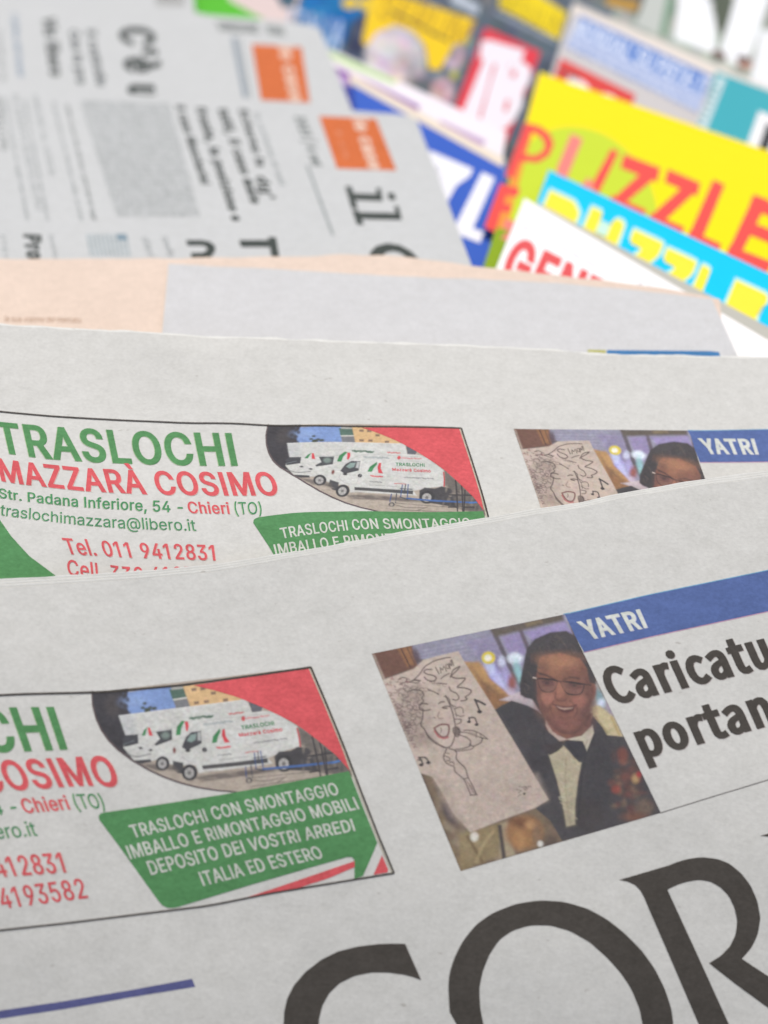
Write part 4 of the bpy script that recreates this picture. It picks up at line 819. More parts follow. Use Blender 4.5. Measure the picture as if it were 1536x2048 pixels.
    # beret and hair
    P.poly(c6([(795, 485), (792, 430), (812, 330), (828, 250), (870, 200), (950, 165), (1030, 158), (1085, 190), (1125, 255), (1165, 335), (1182, 430), (1150, 425), (1138, 350), (1100, 300), (1000, 270), (905, 284), (885, 325), (878, 400), (882, 480), (892, 560), (860, 510), (820, 500)]), (70, 65, 66), 2.5)
    P.ell(c6((960, 215)), 36, 13, (78, 73, 75), 12, .9, -.2)
    P.ell(c6((835, 400)), 11, 34, (64, 60, 62), 8, .8, .1)
    for k in range(9):
        P.stroke(c6([(905 + k * 26, 290 - 14 * math.sin(k / 8 * 3.1)), (900 + k * 26, 268 - 16 * math.sin(k / 8 * 3.1))]), 2.5, (74, 66, 65), 3, .6)
    # strands of hair, stronger light and shade on the face
    for k in range(46):
        a_ = r.uniform(0, 1)
        x0, y0 = 800 + 330 * a_ + r.uniform(-14, 14), 470 - 300 * math.sin(a_ * 2.9) + r.uniform(0, 50)
        if y0 > 285 and 890 < x0 < 1110: continue
        P.stroke(c6([(x0, y0), (x0 + r.uniform(4, 26), y0 + r.uniform(8, 34)), (x0 + r.uniform(10, 40), y0 + r.uniform(20, 50))]), r.uniform(1.4, 3), r.choice([(88, 80, 79), (58, 54, 56), (96, 84, 80), (64, 59, 60)]), 2.4, .5)
    P.ell(c5((540, 440)), 30, 9, (172, 124, 96), 9, .8, .1)
    P.ell(c5((420, 480)), 9, 14, (116, 80, 70), 8, .6)
    P.ell(c5((415, 770)), 10, 8, (174, 120, 102), 7, .8)
    P.ell(c5((745, 790)), 11, 8, (168, 112, 97), 7, .8)
    P.ell(c5((560, 700)), 5, 13, (176, 124, 104), 5, .8)
    P.ell(c5((620, 1010)), 18, 6, (150, 102, 90), 6, .7)
    P.stroke(c5([(470, 860), (478, 910), (510, 960)]), 3, (96, 66, 61), 3.5, .7)
    P.stroke(c5([(720, 860), (722, 900), (690, 955)]), 3, (96, 66, 61), 3.5, .7)
    P.stroke(c5([(440, 960), (500, 1050), (590, 1100), (700, 1100), (790, 1020), (830, 930)]), 5, (88, 62, 58), 5, .7)
    # brows, glasses, eyes
    P.stroke(c5([(370, 548), (430, 560), (500, 598)]), 4.4, (86, 64, 60), 3, .9)
    P.stroke(c5([(590, 602), (660, 578), (740, 592)]), 4.4, (92, 68, 62), 3, .85)
    P.poly(c5([(345, 600), (515, 612), (525, 660), (470, 725), (400, 712), (355, 670)]), (126, 92, 84), 4, .8)
    P.poly(c5([(565, 625), (790, 640), (775, 735), (660, 745), (600, 715)]), (128, 92, 84), 4, .8)
    P.ell(c5((440, 628)), 11, 6, (96, 68, 66), 4, .85, .25)
    P.ell(c5((690, 650)), 12, 6, (98, 70, 66), 4, .85, .2)
    P.ell(c5((438, 632)), 3.4, 2.2, (74, 58, 58), 2.2, .85)
    P.ell(c5((690, 655)), 3.4, 2.2, (74, 58, 58), 2.2, .85)
    P.stroke(c5([(395, 618), (440, 608), (490, 625)]), 2.4, (88, 66, 62), 2.2, .8)
    P.stroke(c5([(640, 640), (690, 632), (745, 648)]), 2.4, (88, 66, 62), 2.2, .8)
    P.stroke(c5([(400, 655), (450, 662), (490, 650)]), 2, (110, 74, 68), 2, .7)
    P.stroke(c5([(640, 680), (700, 690), (750, 672)]), 2, (110, 74, 68), 2, .7)
    P.stroke(c5([(340, 592), (380, 590), (450, 598), (520, 606), (548, 622), (580, 618), (680, 628), (780, 646), (845, 652)]), 3.4, (62, 52, 52), 1.8, 1)
    P.stroke(c5([(350, 600), (362, 660), (390, 708), (450, 722), (505, 705), (530, 650), (535, 615)]), 1.9, (72, 60, 58), 1.5, .95)
    P.stroke(c5([(562, 620), (590, 690), (625, 735), (700, 745), (750, 738), (775, 700), (785, 645)]), 2.6, (66, 54, 54), 1.6, 1)
    P.stroke(c5([(312, 583), (335, 588)]), 3, (205, 190, 176), 1.5)
    # modelling of the face
    P.poly(c5([(340, 560), (380, 700), (420, 880), (480, 1000), (440, 1000), (380, 860), (340, 700)]), (106, 74, 68), 10, .75)
    P.poly(c5([(780, 520), (850, 640), (860, 800), (800, 960), (740, 1040), (760, 900), (790, 760)]), (104, 74, 68), 12, .8)
    P.ell(c5((610, 1000)), 26, 12, (126, 84, 76), 12, .7)
    P.ell(c5((600, 560)), 9, 14, (122, 84, 72), 8, .6)
    P.ell(c5((430, 780)), 12, 9, (166, 114, 98), 9, .75)
    P.ell(c5((740, 800)), 12, 10, (156, 104, 92), 9, .7)
    P.ell(c5((560, 400)), 36, 9, (158, 112, 88), 12, .7)
    P.stroke(c5([(480, 470), (600, 490), (700, 480)]), 2, (138, 96, 78), 3, .5)
    P.stroke(c5([(470, 510), (590, 530), (720, 520)]), 2, (136, 94, 78), 3, .45)
    # nose, cheeks, mouth
    P.ell(c5((560, 715)), 8, 16, (164, 112, 94), 8, .9)
    P.stroke(c5([(520, 720), (510, 770), (540, 800), (590, 802), (620, 780)]), 3, (108, 72, 66), 3, .75)
    P.ell(c5((570, 788)), 9, 4, (112, 74, 68), 4, .6)
    P.stroke(c5([(500, 800), (455, 860), (450, 900)]), 3, (112, 74, 68), 4, .7)
    P.stroke(c5([(650, 800), (710, 850), (715, 900)]), 3, (108, 72, 66), 4, .7)
    P.stroke(c5([(355, 750), (375, 800), (420, 880)]), 6, (112, 76, 70), 7, .6)
    P.stroke(c5([(495, 830), (540, 848), (600, 858), (660, 856), (712, 838)]), 3.4, (108, 70, 66), 3, .9)
    P.poly(c5([(515, 842), (570, 858), (650, 858), (700, 846), (686, 890), (645, 916), (585, 914), (540, 884)]), (92, 58, 56), 2.4)
    P.poly(c5([(528, 848), (590, 866), (680, 860), (664, 874), (600, 882), (556, 872)]), (176, 148, 134), 2)
    P.stroke(c5([(550, 905), (610, 928), (672, 908)]), 4, (124, 80, 73), 4, .8)
    P.stroke(c5([(560, 950), (610, 962), (650, 952)]), 4, (120, 80, 72), 5, .6)
    P.stroke(c5([(540, 1000), (610, 1020), (680, 1000)]), 5, (116, 76, 70), 6, .6)
    P.stroke(c5([(480, 960), (520, 1040), (600, 1090), (700, 1080), (780, 1000)]), 6, (104, 70, 66), 7, .6)
    # the sheet with the drawing
    SH = (192, 174, 161)
    P.poly(c6([(50, 424), (160, 385), (250, 352), (300, 306), (390, 282), (478, 262), (512, 322), (640, 520), (800, 785), (940, 1022), (872, 1064), (690, 1130), (540, 1190), (450, 1090), (395, 985), (345, 905), (262, 880), (200, 760), (130, 600)]), SH, 2)
    P.poly(c6([(330, 880), (420, 930), (470, 1050), (540, 1180), (440, 1110)]), (172, 154, 140), 8, .6)
    P.poly(c6([(560, 900), (880, 900), (930, 1020), (700, 1110), (560, 1150)]), (186, 168, 155), 14, .7)
    for _ in range(50):
        x, y = r.uniform(150, 850), r.uniform(320, 1120)
        if x > 430 + (y - 320) * .62 or x < 130 + (y - 400) * .45: continue
        P.stroke(c6([(x, y), (x + 40, y - 16)]), 3, r.choice([(184, 166, 153), (200, 182, 168)]), 4, .35)
    K = (92, 78, 74)
    P.ell(c4((360, 640)), 36, 50, (160, 142, 132), 16, .6)
    P.ell(c4((420, 810)), 22, 14, (148, 130, 120), 10, .6)
    P.ell(c4((350, 440)), 26, 16, (156, 138, 128), 10, .6)

    def sk(pts, w=2.0, c=K, op=.95):
        P.stroke(c4(pts), w * 1.22, c, 1.5, op)
    sk([(430, 560), (425, 640), (402, 690), (440, 715), (460, 765), (520, 820), (600, 868), (636, 876), (668, 840), (690, 760), (690, 690), (672, 600), (645, 520), (612, 450)], 2.1)
    for _ in range(120):                         # curls of hair
        x, y = r.uniform(200, 420), r.uniform(380, 800)
        if x < 140 + (y - 330) * .36: continue
        a0 = r.uniform(0, 6.28); rad = r.uniform(10, 34)
        sk([(x + rad * math.cos(a0 + t * .5), y + rad * .7 * math.sin(a0 + t * .5)) for t in range(r.randint(5, 9))], r.uniform(1.0, 1.9), (112, 96, 90), r.uniform(.4, .85))
    for _ in range(18):
        x, y = r.uniform(380, 620), r.uniform(330, 440)
        a0 = r.uniform(0, 6.28); rad = r.uniform(10, 26)
        sk([(x + rad * math.cos(a0 + t * .5), y + rad * .5 * math.sin(a0 + t * .5)) for t in range(6)], 1.3, (112, 96, 90), .6)
    sk([(300, 420), (350, 400), (420, 410), (440, 450), (410, 470), (440, 490), (400, 520), (395, 560), (430, 570)], 2)
    sk([(470, 400), (520, 420), (555, 440)], 1.8); sk([(540, 350), (620, 355)], 1.6); sk([(600, 455), (640, 470), (650, 520), (690, 540)], 1.6)
    sk([(640, 380), (650, 410), (700, 430), (725, 470), (700, 490), (670, 480)], 1.9)
    sk([(680, 560), (720, 540), (750, 550), (755, 590)], 1.5); sk([(690, 600), (730, 620), (760, 610)], 1.4)
    sk([(690, 640), (740, 640), (735, 670), (700, 680)], 1.7); sk([(660, 530), (690, 570), (700, 620)], 1.3)
    sk([(405, 525), (430, 512), (465, 518)], 2.3); sk([(420, 570), (450, 572), (490, 562)], 2); sk([(400, 545), (430, 560)], 1.5)
    sk([(555, 515), (575, 500), (600, 500)], 2.1); sk([(585, 545), (610, 535), (645, 538)], 2); sk([(590, 550), (620, 552)], 2.6)
    sk([(560, 580), (545, 620), (560, 636), (590, 632)], 1.4, (130, 112, 104)); sk([(515, 625), (530, 630)], 1.3)
    P.poly(c4([(520, 712), (570, 684), (635, 684), (640, 730), (628, 775), (585, 788), (550, 758)]), (192, 176, 164), 1.5)
    sk([(520, 712), (570, 682), (638, 682), (640, 730), (628, 778), (585, 788), (550, 760), (518, 712)], 2.8, (118, 78, 76))
    sk([(520, 735), (555, 785), (600, 800), (632, 785)], 2.2, (176, 96, 96)); sk([(570, 710), (580, 725), (570, 750)], 1.2)
    sk([(450, 740), (470, 790), (530, 840), (600, 872)], 1.5)
    P.ell(c4((702, 738)), 7, 9, (138, 120, 112), 3, .9); sk([(672, 712), (700, 700), (730, 735), (715, 785), (690, 780), (672, 740), (672, 712)], 1.8)
    for k in range(4): sk([(685 + k * 11, 715), (690 + k * 11, 770)], 1.1, (70, 60, 58))
    sk([(735, 745), (790, 750), (850, 770), (890, 790), (950, 800)], 1.6); sk([(760, 730), (830, 730), (890, 755), (940, 790), (950, 800)], 1.6)
    P.poly(c4([(800, 740), (860, 750), (860, 790), (800, 765)]), (150, 134, 124), 3, .7)
    sk([(730, 770), (780, 785), (820, 820), (800, 850), (840, 860), (900, 830), (912, 790)], 1.8); sk([(860, 745), (860, 790)], 1.2); sk([(890, 765), (905, 795)], 1.2)
    sk([(690, 885), (740, 880), (800, 865), (815, 840)], 1.8); sk([(690, 900), (760, 893), (830, 880), (840, 862)], 1.7)
    sk([(640, 878), (690, 890), (705, 915), (690, 950), (720, 990), (770, 1030), (790, 1105), (830, 1180), (862, 1250)], 1.9)
    sk([(620, 880), (600, 920), (590, 950), (610, 990), (650, 1015), (685, 1020), (680, 1060), (760, 1125), (790, 1190), (815, 1255)], 1.9)
    sk([(600, 935), (640, 950), (650, 975), (620, 975)], 1.6); sk([(640, 990), (675, 985), (680, 1010)], 1.5); sk([(610, 910), (640, 920)], 1.4)
    sk([(762, 1122), (795, 1115)], 1.6); sk([(810, 1255), (862, 1250)], 1.8)
    for k in range(5): sk([(775 + k * 12, 1130 + k * 24), (815 + k * 9, 1180 + k * 15)], 1.3, (120, 104, 96), .8)
    N = (62, 55, 56)
    sk([(848, 482), (870, 530), (888, 580)], 3.0, N); sk([(848, 484), (890, 500), (930, 522)], 3.4, N); P.ell(c4((886, 580)), 5, 3.6, N, 1)
    sk([(800, 628), (806, 662)], 2.4, N); sk([(800, 628), (848, 626), (868, 682)], 2.4, N); P.ell(c4((800, 662)), 3.8, 2.6, N, 1); P.ell(c4((862, 684)), 4, 2.8, N, 1)
    sk([(392, 950), (450, 948), (478, 990)], 2.4, N); sk([(400, 950), (428, 1000)], 2.4, N); P.ell(c4((414, 1010)), 4.6, 3.2, N, 1); P.ell(c4((472, 992)), 4.6, 3, N, 1); sk([(386, 968), (420, 972)], 2, N)
    sk([(650, 300), (670, 240), (735, 208), (700, 250), (650, 295), (700, 312), (780, 306), (740, 350), (695, 385), (760, 385), (828, 408), (800, 445), (760, 462), (795, 475), (770, 490), (735, 492)], 2.1)
    sk([(345, 330), (400, 280), (440, 215), (520, 168), (600, 146), (652, 140)], 1.9); sk([(300, 345), (350, 325), (410, 328)], 1.8)
    sk([(500, 238), (450, 238), (430, 258), (460, 276), (520, 288), (542, 312), (510, 336), (460, 326), (440, 300)], 2.1)
    sk([(530, 222), (558, 272)], 1.9); sk([(575, 268), (566, 218), (590, 248), (594, 204), (618, 250)], 1.7); P.stroke(c4([(612, 205), (626, 192), (640, 215), (634, 236), (618, 228), (612, 205)]), 1.7, K, 1.2); sk([(648, 232), (636, 182), (664, 214), (652, 166)], 1.7); sk([(660, 160), (676, 206)], 1.7)
    sk([(575, 312), (600, 290), (640, 270)], 1.8)
    for _ in range(16):
        x, y = r.uniform(110, 330), r.uniform(300, 370)
        sk([(x, y), (x + r.uniform(-16, 22), y + r.uniform(-16, 16)), (x + r.uniform(-6, 30), y + r.uniform(-14, 18))], 1.4, r.choice([(120, 92, 92), (140, 90, 90), (110, 98, 94)]), .8)
    sk([(230, 320), (260, 300), (300, 310), (290, 340), (240, 360)], 1.6); sk([(320, 340), (380, 350), (410, 330), (360, 320)], 1.5)
    for k in range(9):
        x, y = 150 + k * 24, 420 + k * 52
        sk([(x, y), (x + 28, y + 12), (x + 12, y + 34)], 1.5, (126, 96, 94), .8)
        sk([(x + 10, y + 30), (x + 40, y + 28)], 1.3, (120, 98, 94), .7)
    for _ in range(10):
        x, y = r.uniform(1160, 1290), r.uniform(1175, 1260)
        sk([(x, y), (x + r.uniform(-18, 26), y + r.uniform(-14, 14)), (x + r.uniform(-10, 34), y + r.uniform(-20, 10))], 1.3, (112, 98, 92), .75)
    P.ell(c4((1248, 1243)), 2.6, 2.2, (70, 62, 62), 1)
    P.mottle(.05, 9, 21, .3)
    P.mottle(.045, 4, 22, .4)
    P.mottle(.045, 2.2, 23, .4)
    idx = np.arange((ny - 1) * (nx - 1))
    i = (idx // (nx - 1)) * nx + idx % (nx - 1)
    F = np.stack([i, i + nx, i + nx + 1, i + 1], 1).tolist()
    pr = Print()
    pr.add(px, F, np.clip((P.c * .95 + .028) / _refA * NEWS, .01, .9), 1.0)
    return pr


# ------------------------------------------------------------------ the picture of white vans inside the advert
ARC = cv([(6, 150), (12, 235), (32, 310), (62, 375), (105, 435), (155, 485), (240, 548), (330, 600), (420, 642), (510, 674), (610, 700), (720, 717), (830, 726)])


def vans(pr):
    nx, ny = 430, 230
    u, v = np.meshgrid(np.linspace(0, 1490, nx), np.linspace(0, 1, ny))
    ytop = 158 - 148 * (u / 1250)
    y = ytop + v * (740 - ytop)
    px = cv(np.stack([u, y], -1)).reshape(-1, 2)
    P = Painter(px, (178, 164, 150))
    r = random.Random(5)
    W = (206, 204, 198)
    P.poly(cv([(0, 130), (215, 120), (230, 280), (175, 292), (210, 400), (200, 480), (300, 560), (60, 470)]), (62, 59, 63), 2)
    P.ell(cv((130, 230)), 16, 22, (78, 72, 72), 8, .7)
    P.poly(cv([(188, 160), (460, 115), (490, 245), (222, 280)]), (128, 152, 200), 2)
    P.ell(cv((250, 210)), 24, 12, (146, 168, 210), 9, .7)
    for _ in range(14):
        P.ell(cv((r.gauss(205, 12), r.uniform(160, 290))), 4, 5, (66, 62, 66), 3, .8)
    for _ in range(12):
        P.ell(cv((r.gauss(330, 20), r.gauss(248, 12))), 4, 3, (72, 78, 62), 2, .9)
    P.poly(cv([(450, 140), (535, 125), (562, 182), (470, 196)]), (84, 108, 96), 2)
    P.poly(cv([(460, 122), (530, 112), (530, 134), (465, 142)]), (175, 172, 165), 2)
    P.poly(cv([(470, 194), (560, 180), (562, 188), (475, 203)]), (200, 198, 190), 1.2)
    P.poly(cv([(474, 204), (562, 190), (578, 238), (494, 250)]), (124, 124, 126), 2)
    P.poly(cv([(528, 120), (640, 100), (870, 180), (850, 205), (572, 240)]), (218, 180, 132), 2)
    for (x, yy) in [(605, 215), (662, 208), (770, 200), (640, 135), (700, 160), (590, 140)]:
        P.poly(cv([(x - 14, yy - 7), (x + 14, yy - 11), (x + 16, yy + 7), (x - 12, yy + 10)]), (120, 98, 84), 1.2, .85)
    # bodies
    P.poly(cv([(165, 290), (530, 242), (890, 196), (905, 230), (922, 268), (980, 262), (1060, 268), (1180, 350), (1198, 465), (1130, 480), (1010, 530), (1040, 560), (620, 615), (600, 570), (480, 570), (380, 540), (260, 555), (190, 470), (206, 405)]), W, 1.6)
    P.poly(cv([(165, 290), (240, 281), (275, 400), (206, 405)]), (190, 190, 188), 4, .8)
    P.stroke(cv([(165, 290), (530, 243), (890, 197)]), 1.2, (228, 226, 222), 1.2, .8)
    P.poly(cv([(898, 196), (940, 205), (982, 240), (974, 264), (922, 268)]), (98, 98, 104), 1.5)
    P.stroke(cv([(535, 415), (590, 345), (640, 318), (800, 300), (1060, 268)]), 1.6, (184, 182, 178), 1.6, .9)
    P.stroke(cv([(206, 405), (290, 395), (380, 372)]), 1.4, (176, 174, 170), 1.6, .8)
    P.stroke(cv([(380, 372), (430, 358), (540, 352)]), 1.4, (180, 178, 174), 1.6, .8)
    P.poly(cv([(184, 420), (200, 400), (272, 394), (276, 446), (232, 458), (196, 466)]), (72, 72, 76), 1.5)
    P.stroke(cv([(190, 452), (250, 430)]), 2, (120, 125, 128), 2, .8)
    P.poly(cv([(375, 380), (465, 362), (468, 425), (430, 440), (375, 460), (366, 450), (398, 420)]), (74, 74, 76), 1.5)
    P.ell(cv((430, 400)), 8, 7, (128, 142, 134), 4, .9)
    P.stroke(cv([(385, 375), (465, 368)]), 1.6, (190, 192, 188), 1.4, .7)
    P.poly(cv([(522, 468), (545, 410), (575, 382), (632, 374), (636, 446), (570, 478), (560, 490)]), (74, 73, 76), 1.4)
    P.poly(cv([(552, 430), (572, 398), (606, 390), (600, 425), (575, 440)]), (140, 158, 152), 2)
    P.poly(cv([(612, 382), (630, 380), (632, 430), (612, 428)]), (196, 196, 192), 2, .8)
    P.ell(cv((652, 482)), 5, 5, (64, 62, 64), 1.4)
    P.ell(cv((556, 488)), 5, 3, (64, 62, 64), 1.4)
    P.ell(cv((480, 485)), 3.2, 6, (120, 62, 58), 2)
    P.ell(cv((288, 472)), 4, 2.5, (90, 88, 88), 1.5)
    P.ell(cv((345, 484)), 4, 2.5, (90, 88, 88), 1.5)
    P.stroke(cv([(200, 505), (270, 525), (345, 505)]), 2.6, (120, 118, 116), 2, .8)
    P.poly(cv([(255, 542), (345, 536), (350, 552), (290, 562), (258, 560)]), (70, 68, 70), 1.5)
    P.poly(cv([(472, 545), (530, 556), (535, 620), (500, 615), (470, 590)]), (74, 72, 74), 1.8)
    P.stroke(cv([(530, 490), (520, 520), (560, 550), (600, 555)]), 1.2, (170, 168, 165), 1.4, .8)
    P.stroke(cv([(645, 380), (655, 470), (640, 560)]), 1.0, (180, 178, 176), 1.2, .8)
    P.stroke(cv([(660, 475), (1040, 438), (1190, 420)]), 1.0, (186, 184, 182), 1.2, .7)
    # ground and shadows
    P.poly(cv([(600, 640), (760, 610), (1040, 585), (1080, 600), (900, 630), (640, 662)]), (112, 102, 96), 4)
    P.poly(cv([(260, 560), (480, 570), (500, 600), (380, 600)]), (96, 88, 84), 4, .8)
    P.poly(cv([(1048, 520), (1075, 492), (1140, 488), (1180, 465), (1260, 470), (1310, 605), (1150, 600), (1060, 590)]), (72, 69, 71), 2)
    P.poly(cv([(1182, 345), (1270, 408), (1400, 510), (1490, 600), (1490, 640), (1300, 610), (1250, 480), (1200, 455)]), (112, 104, 98), 3)
    for _ in range(40):
        x = r.uniform(1200, 1440); yy = r.uniform(360 + (x - 1180) * .75, 600)
        P.ell(cv((x, yy)), r.uniform(2, 5), r.uniform(3, 8), r.choice([(84, 80, 82), (150, 138, 126), (96, 88, 84), (128, 118, 110)]), 2.5, .7)
    P.stroke(cv([(1178, 360), (1190, 410), (1196, 462)]), 3, (190, 70, 74), 1.6)
    P.poly(cv([(636, 572), (830, 552), (1010, 528), (1014, 556), (830, 576), (644, 594)]), (80, 78, 78), 1.5)
    for (x, yy, R_, q) in [(567, 612, 16, 9.5), (413, 560, 14, 8.5), (1104, 560, 17, 10)]:
        P.ell(cv((x, yy)), R_ * .98, R_ * 1.02, (60, 58, 60), 1.5)
        P.ell(cv((x - 2, yy + 2)), q, q * 1.1, (176, 172, 168), 1.5)
        P.ell(cv((x - 2, yy + 2)), q * .35, q * .35, (110, 106, 104), 1.5)
        for a in range(6):
            P.stroke(cv([(x, yy), (x + 26 * math.cos(a), yy + 28 * math.sin(a))]), 1.0, (120, 116, 112), 1, .7)
    P.stroke(cv([(985, 592), (1180, 575), (1400, 552)]), 4.2, (72, 104, 160), 1.8)
    P.stroke(cv([(1380, 556), (1420, 545)]), 4, (80, 120, 180), 2)
    for seg in [[(935, 500), (945, 590)], [(970, 490), (985, 580)], [(915, 560), (995, 540)], [(930, 530), (1000, 520)], [(940, 590), (990, 600)], [(885, 580), (890, 640)], [(915, 570), (925, 640)], [(955, 490), (960, 560)]]:
        P.stroke(cv(seg), 2.2, r.choice([(62, 82, 130), (72, 74, 84), (66, 90, 142)]), 1.6)
    P.ell(cv((905, 657)), 6.5, 6.5, (84, 80, 80), 1.4); P.ell(cv((905, 657)), 3.4, 3.4, (160, 150, 140), 1.4)
    for seg in [[(1262, 395), (1290, 520), (1312, 632)], [(1298, 390), (1325, 520), (1345, 625)], [(1235, 520), (1390, 498)], [(1335, 470), (1352, 625)], [(1250, 610), (1410, 585)]]:
        P.stroke(cv(seg), 3.2, (62, 58, 60), 1.8)
    for seg in [[(920, 690), (1080, 668), (1290, 640)], [(920, 655), (1000, 662), (1120, 635)], [(930, 640), (1240, 610)], [(1060, 672), (1120, 632)]]:
        P.stroke(cv(seg), 1.6, (104, 96, 88), 1.6, .85)
    for _ in range(60):
        P.ell(cv((r.uniform(300, 1350), r.uniform(600, 710))), r.uniform(3, 9), r.uniform(1, 2.4), r.choice([(168, 154, 140), (188, 174, 160), (158, 146, 134)]), 2.5, .5)
    # liveries
    G, Rr = (64, 132, 82), (208, 70, 78)
    P.poly(cv([(693, 445), (700, 405), (738, 360), (742, 380), (728, 410), (722, 440)]), G, 1.2)
    P.poly(cv([(752, 368), (766, 362), (772, 405), (796, 440), (766, 442), (750, 402)]), Rr, 1.2)
    P.poly(cv([(488, 400), (494, 352), (520, 318), (540, 318), (520, 356), (515, 398)]), G, 1.2)
    P.poly(cv([(538, 322), (556, 320), (562, 345), (556, 376), (546, 374)]), Rr, 1.2)
    P.poly(cv([(294, 402), (306, 372), (328, 352), (318, 380), (314, 402)]), G, 1.2)
    P.poly(cv([(328, 356), (340, 356), (358, 402), (336, 402)]), Rr, 1.2)

    def scrib(x0, y0, x1, y1, h, c, op=.9):
        x = x0
        while x < x1:
            w_ = r.uniform(5, 12)
            yy = y0 + (y1 - y0) * (x - x0) / (x1 - x0)
            P.stroke(cv([(x, yy + r.uniform(-h, h) * .4), (x + w_, yy + r.uniform(-h, h) * .4 - w_ * .1)]), h / 2.84, c, 1.2, op * r.uniform(.6, 1))
            x += w_ * 1.15
    scrib(568, 306, 695, 290, 14, (76, 104, 84)); scrib(648, 340, 805, 318, 12, (168, 172, 170)); scrib(790, 280, 872, 268, 9, (200, 110, 110))
    P.ell(cv((872, 305)), 4, 5, (205, 80, 84), 1.5); scrib(890, 303, 1015, 288, 10, (206, 140, 140))
    scrib(935, 442, 1120, 418, 7, (140, 138, 138)); scrib(722, 472, 790, 466, 10, (205, 84, 88)); scrib(725, 515, 805, 506, 6, (130, 128, 128)); scrib(885, 498, 945, 490, 6, (200, 96, 98)); scrib(730, 540, 900, 520, 4, (150, 148, 146))
    P.mottle(.025, 7, 31)
    P.mottle(.03, 3, 32)
    # keep only what lies right of the arc
    reg = np.concatenate([ARC, cv([(830, 760), (1520, 640)]), cb([(1330, 640), (1262, 440), (1180, 235), (1090, 20), (0, 140)])])
    keep = inside(reg, px)
    idx = np.arange((ny - 1) * (nx - 1))
    i = (idx // (nx - 1)) * nx + idx % (nx - 1)
    F = np.stack([i, i + nx, i + nx + 1, i + 1], 1)
    F = F[keep[F].all(1)]
    pr.add(px, F.tolist(), np.clip((P.c * .95 + .028) / _refA * NEWS, .01, .9), 1.0)
    # smooth printed rim of the picture
    pr.strip(ARC, ARC + np.array([2.6, -2.6]), ink((108, 96, 96)), 1.4, 80)


GREEN, RED, WHITE, BLACK, BLUE = ink((90, 142, 92)), ink((214, 94, 98)), ink((206, 206, 196)), ink((79, 74, 69)), ink((92, 110, 160))


